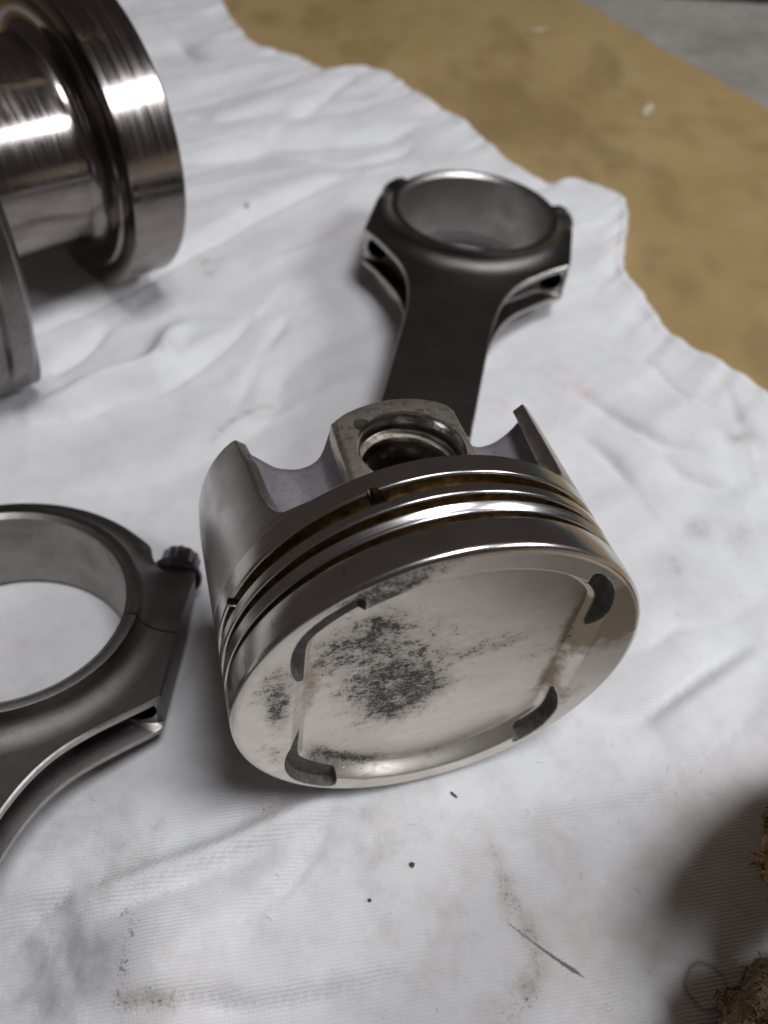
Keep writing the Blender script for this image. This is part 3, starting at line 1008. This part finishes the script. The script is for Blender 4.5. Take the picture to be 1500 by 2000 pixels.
F['Q'] = [(-58.3, 35.9), (-47.3, 41.1), (-33.6, 47.2), (-19.3, 54.1)]
F['S'] = [(-31.7, 34.2), (-21.9, 40.5), (-15.4, 46.8), (-10.6, 55.1), (-9.2, 60.5)]
F['T'] = [(-59.3, 16.9), (-51.6, 19.2), (-39.3, 20.4), (-30.9, 20.8), (-19.1, 20.8), (-1.7, 24.6), (9.3, 28.6), (11.0, 30.6)]
F['U'] = [(-73.4, 34.0), (-71.4, 36.2), (-63.8, 40.7)]
F['V'] = [(117.5, 235.7), (121.5, 219.1), (121.5, 196.0)]
F['W'] = [(77.8, 76.8), (88.4, 84.1), (105.1, 97.9)]
F['X'] = [(32.0, 57.0), (47.0, 62.5), (66.1, 67.3), (80.4, 77.0)]
F['Y'] = [(-95.7, 154.1), (-79.3, 158.5), (-67.5, 163.7), (-58.2, 166.6)]
ST['arc'] = [(-57.3, 178.0), (-54.8, 185.3), (-52.0, 189.2), (-47.5, 193.8), (-41.0, 197.6)]
ST['spotA'] = [(-79.2, 278.8), (-75.5, 270.3)]
ST['spotB'] = [(-83.0, 218.0), (-81.4, 221.0)]
ST['smear'] = [(-48.9, 21.0), (-42.6, 20.9), (-38.3, 20.8)]
ST['dots'] = [(-51.4, 37.2), (-48.8, 34.3), (-49.4, 31.3), (-49.0, 27.5), (-49.0, 25.6)]
ST['chain'] = [(29.6, 55.7), (32.2, 48.0), (34.7, 41.8), (38.8, 34.9), (37.1, 28.1), (32.4, 21.4)]
ST['chain2'] = [(-48.3, 56.0), (-50.5, 50.1)]
ST['bl_grime_shade'] = [(-69.3, 28.4), (-58.3, 28.0), (-66.6, 20.1)]  # grime plus painted shade in the lower left corner
ST['bl_grime_shade2'] = [(-69.7, 51.3), (-60.4, 51.8)]
ST['front'] = [(-21.6, 62.8), (-23.7, 60.3)]
ST['front2'] = [(0.6, 59.9), (3.3, 54.2)]
ST['rightspots'] = [(98.1, 154.2), (109.5, 152.1), (86.5, 138.9)]
ST['lcor'] = [(117.4, 193.2), (125.1, 196.2)]
ST['red'] = [(60.7, 225.0), (63.7, 216.9), (68.7, 212.0)]
ST['red2'] = [(38.1, 204.2), (39.8, 201.8)]
ST['grit'] = [(11.1, 50.4), (1.8, 42.5), (20.9, 66.8), (-67.7, 317.4), (-77.3, 310.3)]
BOARDST = [(69.7, 392.1), (74.5, 387.6), (111.1, 429.7), (102.9, 388.3), (126.0, 388.4), (176.0, 437.5), (171.2, 467.2), (106.4, 481.6), (187.3, 416.4), (173.4, 371.7), (-99.0, 553.3), (-92.1, 550.2), (42.0, 500.4), (9.1, 472.1), (140.9, 427.6), (150.4, 420.3), (113.7, 315.5), (103.5, 339.3), (109.5, 303.5), (122.5, 289.9), (155.9, 293.1), (136.8, 306.2)]


def rod_cap_height(x, y, M, N):
    ox, oy = M.translation.x / S, M.translation.y / S
    X, Y = M.col[0].to_3d(), M.col[1].to_3d()
    dx, dy = x - ox, y - oy
    lx, ly = dx * X.x + dy * X.y, dx * Y.x + dy * Y.y
    zp = -(N.x * dx + N.y * dy) / N.z
    r = np.hypot(lx, ly)
    d = np.maximum(r - 41, 0)
    beam = np.maximum(np.maximum(np.abs(lx) - 16, ly), -155 - ly)
    dz = np.where(beam < d, 3.2, 0.0)
    d = np.minimum(d, np.maximum(beam, 0))
    return zp - 0.35 + dz * np.clip((r - 36) / 12, 0, 1) + 0.55 * d + 0.02 * d * d


def cyl_cap_height(x, y, c, ax, r, a0, a1, foot=0):
    """upper limit under a lying cylinder"""
    ah = Vector((ax.x, ax.y, 0))
    hl = ah.length
    ah /= hl
    sh = Vector((-ah.y, ah.x, 0))
    dx, dy = x - c.x, y - c.y
    a = (dx * ah.x + dy * ah.y) / hl
    s = dx * sh.x + dy * sh.y
    z = c.z + a * ax.z - np.sqrt(np.clip(r * r - s * s, 0, None)) / 1.0
    d = np.maximum(np.maximum(a0 - a, a - a1), 0) + 3.0 * np.maximum(np.abs(s) - r, 0)
    if foot:                      # behind the rings only the pin boss comes down, at a lesser radius
        z = z + (r - foot - (r - np.sqrt(np.clip(r * r - s * s, 0, None)))) * sstep(23, 29, a) * sstep(27, 22, np.abs(s))
    return z - 0.25 + 0.8 * d


def crease(x, y, name, amp, w, step=0.0, sw=3.0):
    d, s, t = polydist(x, y, catmull(F[name], 6))
    tp = np.sin(np.pi * np.clip(t, 0.02, 0.98)) ** 0.55
    h = amp * (np.exp(-(d / w) ** 2) if amp > 0 else np.exp(-(np.sqrt(d * d + 0.25) - 0.5) / (0.75 * w))) * tp
    if step:
        h = h + step * np.tanh(s * d / sw) * np.exp(-(d / (4.5 * sw)) ** 2) * tp
    return h


def cloth_height(x, y):
    u, v = x * 0.82 + y * 0.57, -x * 0.57 + y * 0.82        # folds run up to the right on the left half
    far = sstep(60, 330, y)
    h = -2.6 + 2.6 * fbm(u / 85, v / 34, 3, 11) * (0.55 + 0.9 * far) + 0.45 * fbm(u / 52, v / 19, 2, 23) * (0.5 + 0.6 * far)
    h += 0.35 * fbm(x / 9, y / 7, 3, 31)
    wx, wy = 9 * fbm(x / 38, y / 38, 2, 61), 9 * fbm(x / 38 + 7, y / 38, 2, 62)
    rid = lambda a, b, sd_: 0.16 - np.abs(fbm(a, b, 2, sd_))
    ru, rv = (x + wx) * 0.80 + (y + wy) * 0.60, -(x + wx) * 0.60 + (y + wy) * 0.80
    near = 1 - sstep(40, 120, y)
    h -= (2.6 - 1.4 * near) * np.clip(rid(ru / 150, rv / 52, 71), 0, 1) * 3.2
    h += (1.5 - 0.8 * near) * np.clip(rid(ru / 110, rv / 38, 75), 0, 1) * 3.0
    h += 11.0 * np.exp(-((x - 1.4) / 17) ** 2 - ((y - 113) / 15) ** 2)
    rgt = sstep(40, 100, x)
    u2, v2 = x * 0.80 - y * 0.60, x * 0.60 + y * 0.80
    h += rgt * 1.8 * fbm(u2 / 60, v2 / 18, 3, 41)
    for nm, amp, w, st, sw in (('A', -2.4, 2.6, 1.7, 5), ('B', -2.2, 2.8, 1.4, 4), ('RB', 3.2, 5.0, 0, 3), ('C', -1.8, 3.0, 1.0, 5), ('D', -1.0, 3, 0.5, 5),
                               ('E', -0.5, 2.5, 0.3, 4), ('G', -2.4, 4.5, 1.6, 8), ('H', -2.4, 7, 0, 3), ('I', -2.2, 6, 1.2, 9), ('J', -1.8, 6, 0.8, 8),
                               ('K', -2.0, 6, 1.2, 8), ('L', -1.5, 2.6, 1.2, 5), ('M', -1.2, 2.6, 0.9, 5), ('N', -1.1, 2.6, 0.9, 5), ('HEM', -1.1, 1.8, 0, 3),
                               ('O', -1.6, 2.6, 1.2, 4.5), ('RO', 1.8, 3.5, 0, 3), ('P', -1.4, 3.0, 1.0, 5), ('RQ', 2.2, 3.0, 0, 3), ('Q', -1.7, 2.8, 0, 3),
                               ('S', -1.3, 1.5, 0.9, 3), ('T', -1.7, 2.2, 1.5, 4), ('U', -1.5, 1.5, 0.9, 3), ('V', -1.2, 3.5, 0.8, 5), ('W', -1.5, 3.0, 1.0, 5),
                               ('X', -0.9, 2.6, 0.7, 5), ('Y', -0.7, 3.5, 0.5, 5)):
        h = h + crease(x, y, nm, amp * 1.9, w * 0.85, st * 1.75, sw)
    b = sstep(-42, -74, x + 0.25 * (y - 25)) * sstep(46, 26, y)  # cloth drops away here, shaped to darken the lower left corner
    h += -7.5 * b + 2.2 * np.exp(-((x + 40 + 0.25 * (y - 25)) / 9) ** 2) * sstep(46, 26, y)
    return h


def smin(a, b, k):
    q = np.clip(0.5 + 0.5 * (b - a) / k, 0, 1)
    return b * (1 - q) + a * q - k * q * (1 - q)


def build_cloth():
    E = np.array([(-210, 745), (-150, 632)] + EDGE + [(161, 197), (183, 150), (192, 70), (186, -40), (178, -170)], dtype=float)
    E = catmull(E, 6)
    L = np.r_[0, np.cumsum(np.hypot(*(E[1:] - E[:-1]).T))]
    q = np.arange(0, L[-1], 1.5)
    ex, ey = np.interp(q, L, E[:, 0]), np.interp(q, L, E[:, 1])
    jag = 0.9 * fbm(q / 6.0, q * 0, 3, 3)
    ex, ey = ex + jag, ey + 0.6 * jag
    ts = np.r_[0, 0.25, 0.6, 1.1, 1.8, 2.7, 3.8, np.arange(5.0, 640, 1.42)]
    dirx, diry = -0.60, -0.80
    X = ex[:, None] + ts[None, :] * dirx
    Y = ey[:, None] + ts[None, :] * diry
    h = cloth_height(X, Y)
    de, _, _ = polydist(X.ravel()[:0], Y.ravel()[:0], E) if False else (None, None, None)
    tn = ts[None, :] * np.ones_like(X)
    lump = 1.0 + 0.9 * fbm(q / 16.0, q * 0 + 3.3, 3, 9)[:, None]
    zedge = -8.9 + 4.6 * (1 - np.exp(-tn / 1.6)) * lump + 1.2 * np.exp(-((tn - 5) / 3.5) ** 2)
    wgt = sstep(4, 34, tn)
    Z = zedge * (1 - wgt) + h * wgt + wgt * (1 - wgt) * 2.0 * lump
    for M, N in ROD_FRAMES:
        Z = smin(Z, rod_cap_height(X, Y, M, N), 0.8)
    M0, N0 = ROD_FRAMES[0]      # the rag sags to the board inside the far rod's ring
    rr0 = np.hypot(X - M0.translation.x / S, Y - M0.translation.y / S - 4.5)
    Z = Z - (np.maximum(Z + 8.6, 0)) * sstep(32.0, 28.5, rr0)
    Z = smin(Z, cyl_cap_height(X, Y, PC, -n_, 43.0, -1.0, 55.0, 31.9), 0.6)
    Z = smin(Z, cyl_cap_height(X, Y, CC, CA, 50.5, -2.0, 21.0), 0.6)
    Z = smin(Z, cyl_cap_height(X, Y, CC - CA * 0 - CU * 2.0, CA, 54.0, -62.0, -42.0), 0.6)
    Z = np.maximum(Z, -8.95)
    nr, nc = X.shape
    V = np.stack([X, Y, Z], 2).reshape(-1, 3)
    i = np.arange(nr - 1)[:, None] * nc + np.arange(nc - 1)[None, :]
    Fc = np.stack([i, i + nc, i + nc + 1, i + 1], 2).reshape(-1, 4)
    me = bpy.data.meshes.new('cloth')
    me.vertices.add(len(V))
    me.vertices.foreach_set('co', (V * S).ravel())
    me.loops.add(Fc.size)
    me.loops.foreach_set('vertex_index', Fc.ravel().astype(np.int32))
    me.polygons.add(len(Fc))
    me.polygons.foreach_set('loop_start', np.arange(0, Fc.size, 4, dtype=np.int32))
    me.update(calc_edges=True)
    me.validate()
    finish(me, None)
    x, y = V[:, 0], V[:, 1]
    Z0 = np.zeros(len(x))

    def blob(key, r, k=1.0):
        o = Z0.copy()
        for px, py in ST[key]:
            o = np.maximum(o, k * np.exp(-((x - px) ** 2 + (y - py) ** 2) / r ** 2))
        return o

    def line(key, r, k=1.0, taper=False):
        d, _, t = polydist(x, y, catmull(ST[key], 8))
        rr = r * (0.35 + 0.65 * np.sin(np.pi * np.clip(t, 0.05, 0.95))) if taper else r
        return k * np.exp(-(d / rr) ** 2)

    brown = np.maximum.reduce([line('arc', 1.3, 0.8), blob('spotA', 3.5, 0.7), blob('spotB', 3.5, 0.45), line('smear', 1.5, 1.0), line('chain', 2.6, 0.6), blob('chain2', 3, 0.45),
                               blob('rightspots', 4, 0.5), line('lcor', 1.8, 0.75), blob('front', 3.5, 0.6), blob('front2', 3.5, 0.45)])
    grey = np.maximum.reduce([blob('bl_grime_shade', 9, 0.75), blob('bl_grime_shade2', 9, 0.45), blob('lcor', 4, 0.3), blob('rightspots', 6, 0.2), 0.25 * np.exp(-((x + 5) ** 2 + (y - 62) ** 2) / 300)])
    dots = np.maximum.reduce([blob('dots', 2.2, 0.75), line('chain', 4.0, 0.45), blob('smear', 3.0, 0.6), blob('front', 3.0, 0.55), blob('bl_grime_shade', 6, 0.25), blob('chain2', 4, 0.35), 0.12 + Z0])
    soil = np.clip(0.35 + 0.65 * sstep(120, 40, y) + 0.5 * np.exp(-((x + 10) ** 2 + (y - 60) ** 2) / 1200), 0, 1)
    red = np.maximum(blob('red', 4.5, 1.0), blob('red2', 3.0, 0.7))
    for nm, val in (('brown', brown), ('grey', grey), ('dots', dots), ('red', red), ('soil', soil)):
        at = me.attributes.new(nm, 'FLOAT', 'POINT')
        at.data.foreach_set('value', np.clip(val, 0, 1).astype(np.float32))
    o = link_mesh('cloth', me, M_CLOTH)
    o['label'] = 'creased white cotton rag with grease stains spread under all the metal parts'
    o['category'] = 'cloth'
    # lint and loose fibres: short bent hairs standing on the cloth, more along its cut edge
    g = np.random.default_rng(21)
    n_in, n_ed = 2600, 900
    a_ = g.integers(0, nr, n_in)
    b_ = g.integers(8, nc, n_in)
    idx = a_ * nc + b_
    idx = idx[(V[idx, 1] < 230) & (V[idx, 1] > 5) & (np.abs(V[idx, 0]) < 150)]
    idx = np.r_[idx, g.integers(0, nr, n_ed) * nc + g.integers(0, 4, n_ed)]
    k = len(idx)
    P = V[idx] + np.c_[g.normal(0, 0.5, (k, 2)), np.full(k, 0.05)]
    th = g.uniform(0, 2 * np.pi, k)
    L = g.uniform(0.5, 2.2, k)
    D = np.stack([np.cos(th), np.sin(th), 0 * th], 1)
    Nn = np.stack([-np.sin(th), np.cos(th), 0 * th], 1)
    bend = g.uniform(-0.5, 0.5, k)
    HV, w = [], 0.045
    for t_ in (0, 0.33, 0.66, 1.0):
        c = P + D * (L * (t_ - 0.5))[:, None] + Nn * (L * bend * math.sin(3.14 * t_))[:, None] + np.c_[np.zeros((k, 2)), 0.30 * np.sin(3.14 * t_) * L * g.uniform(0.2, 1, k)]
        HV += [c + Nn * w, c - Nn * w + np.array([0, 0, 0.02]), c + np.array([0, 0, 2 * w])]
    HV = np.stack(HV, 1).reshape(-1, 3)
    HF = []
    for i0 in range(k):
        o0 = i0 * 12
        for r in range(3):
            for e in range(3):
                HF.append([o0 + r * 3 + e, o0 + r * 3 + (e + 1) % 3, o0 + r * 3 + 3 + (e + 1) % 3, o0 + r * 3 + 3 + e])
    lint = mesh('lint', HV, HF, M_CLOTH, o, sharp=None, recalc=False)
    lint['kind'] = 'stuff'
    return o


build_cloth()

# ------------------------------------------------------------------ tan board, concrete, case
B0, B1 = np.array((111.6, 611.5)), np.array((202.4, 464.9))
bd = (B1 - B0) / np.linalg.norm(B1 - B0)
FLOORZ = -12.4
ns = 360
tq = np.linspace(-700, 640, ns)
wob = 0.5 * fbm(tq / 25, tq * 0, 3, 77)
off = np.r_[0, 0.3, 0.9, np.arange(4, 900, 4.0)]
nrm = np.array((-bd[1], bd[0]))
nrm = nrm if nrm @ np.array((-1, -1)) > 0 else -nrm
PX = B0[0] + bd[0] * tq[:, None] + nrm[0] * (off[None, :] + wob[:, None])
PY = B0[1] + bd[1] * tq[:, None] + nrm[1] * (off[None, :] + wob[:, None])
PZ = -9.0 + np.zeros_like(PX) + 0.25 * fbm(PX / 40, PY / 40, 2, 55) * (off[None, :] > 20) * 0.3
PZ[:, 0] = -9.35
nr, nc = PX.shape
V = np.concatenate([np.stack([PX, PY, PZ], 2).reshape(-1, 3), np.stack([PX[:, 0], PY[:, 0], np.full(nr, FLOORZ + 0.1)], 1)])
i = np.arange(nr - 1)[:, None] * nc + np.arange(nc - 1)[None, :]
Fb = np.stack([i, i + 1, i + nc + 1, i + nc], 2).reshape(-1, 4).tolist()
b0 = nr * nc
Fb += [[k * nc, (k + 1) * nc, b0 + k + 1, b0 + k] for k in range(nr - 1)]
board = mesh('board', V, Fb, M_BOARD, None, sharp=60)
sx, sy = V[:, 0], V[:, 1]
stn = np.zeros(len(V))
for k, (px, py) in enumerate(BOARDST):
    stn = np.maximum(stn, (0.85, 0.6, 0.7, 0.95)[k % 4] * np.exp(-((sx - px) / (4 + 3 * (k % 3))) ** 2 - ((sy - py) / (6 + 5 * (k % 2))) ** 2))
stn = np.maximum(stn, 0.75 * sstep(0.10, 0.42, fbm(sx / 30, sy / 62, 4, 91)))
at = board.data.attributes.new('stain', 'FLOAT', 'POINT')
at.data.foreach_set('value', np.clip(stn, 0, 1).astype(np.float32))
board['label'] = 'flat tan board with dark stains under the white cloth, reaching to the concrete'
board['category'] = 'board'

v = [(-3000, -3000, FLOORZ), (3000, -3000, FLOORZ), (3000, 3000, FLOORZ), (-3000, 3000, FLOORZ)]
fl = mesh('floor', v, [[0, 1, 2, 3]], M_CONC)
fl['kind'] = 'structure'

case = empty('storage_case', Matrix.Translation((0.42, 0.6318, FLOORZ * S)) @ Matrix.Rotation(math.radians(-0.6), 4, 'Z'),
             'dark teal case edge at the far top right corner on the concrete', 'case')


def box(name, x0, x1, y0, y1, z0, z1, mat, parent, bev):
    v = [(x, y, z) for z in (z0, z1) for y in (y0, y1) for x in (x0, x1)]
    f = [[0, 2, 3, 1], [4, 5, 7, 6], [0, 1, 5, 4], [2, 6, 7, 3], [0, 4, 6, 2], [1, 3, 7, 5]]
    o = mesh(name, v, f, mat, parent)
    bevel(o, bev, 40, 3)
    return o


box('base_shadow_gap', -247, 247, 1.5, 200, 0.2, 5.0, M_BLACK, case, 1.0)  # black strip standing for the shadow gap under the case
box('case_body', -250, 250, 0, 205, 5.05, 95, M_PAINT, case, 3.0)

# ------------------------------------------------------------------ small scraps
def flake(name, x, y, z, L, W, ang, seed, mat, label, cat, bend=0.8, th=0.25):
    r = np.random.default_rng(seed)
    n, m = 9, 4
    V = []
    for side in (0, 1):
        for a in range(n):
            for b in range(m):
                u, w = a / (n - 1) - 0.5, b / (m - 1) - 0.5
                V.append((u * L + 0.06 * L * r.normal() * (b in (0, m - 1)), w * W * (1 - 1.2 * u * u) + 0.05 * W * r.normal(),
                          0.3 + bend * (0.5 + math.sin(u * 5 + seed)) * 0.5 + 0.2 * abs(w) + side * th))
    F, o = [], n * m
    for a in range(n - 1):
        for b in range(m - 1):
            p = a * m + b
            F += [[p, p + m, p + m + 1, p + 1], [o + p, o + p + 1, o + p + m + 1, o + p + m]]
    ring = [b for b in range(m)] + [a * m + m - 1 for a in range(1, n)] + [(n - 1) * m + b for b in range(m - 2, -1, -1)] + [a * m for a in range(n - 2, 0, -1)]
    for k in range(len(ring)):
        p, q_ = ring[k], ring[(k + 1) % len(ring)]
        F.append([p, q_, o + q_, o + p])
    ob = mesh(name, V, F, mat)
    ob.matrix_world = Matrix.Translation(Vector((x, y, z)) * S) @ Matrix.Rotation(math.radians(ang), 4, 'Z')
    ob['label'], ob['category'] = label, cat
    return ob


flake('wood_chip', 132.5, 452, -8.9, 16, 4.2, 66, 3, M_FLAKE, 'pale splintered chip lying on the tan board at upper right', 'chip')
flake('wood_chip', 79.5, 554, -8.9, 12, 3.0, 30, 5, M_FLAKE, 'tiny pale chip far back on the tan board near top centre', 'chip', 0.4)


def grit(x, y, r, seed, label, sx=1.0, ang=0):
    bm = bmesh.new()
    bmesh.ops.create_icosphere(bm, subdivisions=2, radius=r * S)
    g = np.random.default_rng(seed)
    for q in bm.verts:
        q.co *= 0.8 + 0.4 * g.random()
        q.co.x *= sx
        q.co.z *= 0.6
    me = bpy.data.meshes.new('grit_speck')
    bm.to_mesh(me)
    bm.free()
    finish(me, None)
    o = link_mesh('grit_speck', me, M_GRIT)
    z = float(cloth_height(np.array([x]), np.array([y]))[0])
    o.matrix_world = Matrix.Translation(Vector((x, y, z + r * 0.35)) * S) @ Matrix.Rotation(math.radians(ang), 4, 'Z')
    o['label'], o['category'], o['group'] = label, 'grit', 'loose specks on the cloth'


grit(11.1, 50.4, 0.62, 1, 'largest black speck on the cloth in front of the piston')
grit(1.8, 42.5, 0.42, 2, 'small black speck on the cloth near the bottom centre')
grit(20.9, 66.8, 0.36, 3, 'thin dark sliver on the cloth just below the piston rim', 3.2, -38)
grit(-67.7, 317.4, 0.85, 4, 'grey crumb on the cloth between flange and far connecting rod')

# ------------------------------------------------------------------ suede glove at the lower right corner, raised out of view to block light
glove = empty('suede_glove', Matrix.Translation((0.088, 0.03, -0.002)), 'worn tan suede glove with fuzzy brown fleece edge at bottom right corner, unseen bulk added for shade', 'glove')


def tube(P, R, nseg=28, lump=0.8, seed=1, scale=6.0):
    P = catmull(P, 8)
    n = len(P)
    R = np.interp(np.linspace(0, 1, n), np.linspace(0, 1, len(R)), R)
    V, F = [], []
    for k in range(n):
        d = P[min(k + 1, n - 1)] - P[max(k - 1, 0)]
        d = Vector(d).normalized()
        a = d.cross(Vector((0, 0, 1))).normalized()
        b = a.cross(d)
        t = np.arange(nseg) / nseg * 2 * np.pi
        c = P[k][None] + R[k] * (np.cos(t)[:, None] * np.array(a)[None] + np.sin(t)[:, None] * np.array(b)[None])
        nz = fbm(c[:, 0] / scale + c[:, 2] / scale * 0.7, c[:, 1] / scale - c[:, 2] / scale * 0.5, 4, seed)
        c = c + (c - P[k]) / R[k] * (nz * lump * 2)[:, None]
        V.append(c)
    i = np.arange(nseg)
    for k in range(n - 1):
        F += np.stack([k * nseg + i, k * nseg + (i + 1) % nseg, (k + 1) * nseg + (i + 1) % nseg, (k + 1) * nseg + i], 1).tolist()
    F += [list(range(nseg)), list(range((n - 1) * nseg, n * nseg))]
    return np.concatenate(V), F


sv, sf = tube([(-16, -25, 2), (-10.5, -11.5, 5), (-3, -4.5, 7), (7, -1, 8), (22, 0, 9), (45, -2, 10)], [6.2, 6.6, 6.8, 7.2, 8.5, 10], 40, 1.1, 5, 5.0)
mesh('suede_cuff', sv, sf, M_SUEDE, glove, sharp=70)
hv, hf = tube([(2, -30, 3), (4, -14, 4.5), (14, -7, 5), (40, -10, 5)], [8, 8.5, 9, 11], 30, 0.8, 9, 6.0)
mesh('glove_palm', hv, hf, M_BLACK, glove, sharp=70)
FP = [(-2, -52, 58), (-5, -18, 58), (-6, 4, 50), (5, 19, 36), (26, 31, 22), (50, 40, 12)]  # only the edge shows; the raised rest is added to shade the cloth
fv, ff = tube(FP, [13, 13, 13, 13, 12, 11], 60, 3.4, 13, 13.0)
fleece = mesh('fleece_shade_tube', fv, ff, M_FLEECE, glove, sharp=None)
bv, bf = tube([(26, -30, 14), (24, 0, 16), (30, 16, 14), (46, 26, 10)], [14, 15, 14, 11], 30, 1.0, 17, 9.0)
mesh('glove_shade_back', bv, bf, M_SUEDE, glove, sharp=70)  # unseen bulk added to block light from the right
# curled pile of the fleece
g = np.random.default_rng(4)
src = np.array(fv)
ctr = catmull(FP, 8)
TV, TF = [], []
for k in range(9000):
    p = src[g.integers(len(src))] + g.normal(0, 0.35, 3)
    c = ctr[np.argmin(((ctr - p) ** 2).sum(1))]
    d = (p - c) / (np.linalg.norm(p - c) + 1e-6)
    d = d + g.normal(0, 0.45, 3)
    d /= np.linalg.norm(d)
    s = np.cross(d, g.normal(0, 1, 3))
    s /= np.linalg.norm(s)
    L, w = g.uniform(0.6, 1.5), g.uniform(0.2, 0.4)
    q = np.cross(d, s)
    o = len(TV)
    for t_ in (0, 0.35, 0.7, 1.0):
        cc = p + d * L * t_ + q * L * 0.45 * math.sin(t_ * 3.5)
        ww = w * (1 - 0.8 * t_)
        TV += [cc + s * ww, cc - s * ww * 0.5 + q * ww * 0.8, cc - s * ww * 0.5 - q * ww * 0.8]
    for r in range(3):
        for e in range(3):
            a, b = o + r * 3 + e, o + r * 3 + (e + 1) % 3
            TF.append([a, b, b + 3, a + 3])
# matted surface fibres of the suede
sp_ = np.array(sv)
SV, SF = [], []
for k in range(2600):
    p = sp_[g.integers(len(sp_))] + g.normal(0, 0.35, 3)
    d = np.array([0.8, 0.5, 0.15]) + g.normal(0, 0.55, 3)
    d /= np.linalg.norm(d)
    s = np.cross(d, g.normal(0, 1, 3))
    s /= np.linalg.norm(s)
    L, w = g.uniform(1.0, 3.2), g.uniform(0.08, 0.2)
    q = np.cross(d, s)
    o = len(SV)
    for t_ in (0, 0.5, 1.0):
        cc = p + d * L * (t_ - 0.5) + q * L * 0.22 * math.sin(t_ * 3.14)
        SV += [cc + s * w, cc - s * w * 0.5 + q * w * 0.8, cc - s * w * 0.5 - q * w * 0.8]
    for r in range(2):
        for e in range(3):
            a, b = o + r * 3 + e, o + r * 3 + (e + 1) % 3
            SF.append([a, b, b + 3, a + 3])
fib = mesh('suede_fibre', SV, SF, M_SUEDE, glove, sharp=None, recalc=False)
fib['kind'] = 'stuff'
pile = mesh('fleece_pile', TV, TF, M_FLEECE, glove, sharp=None, recalc=False)
pile['kind'] = 'stuff'
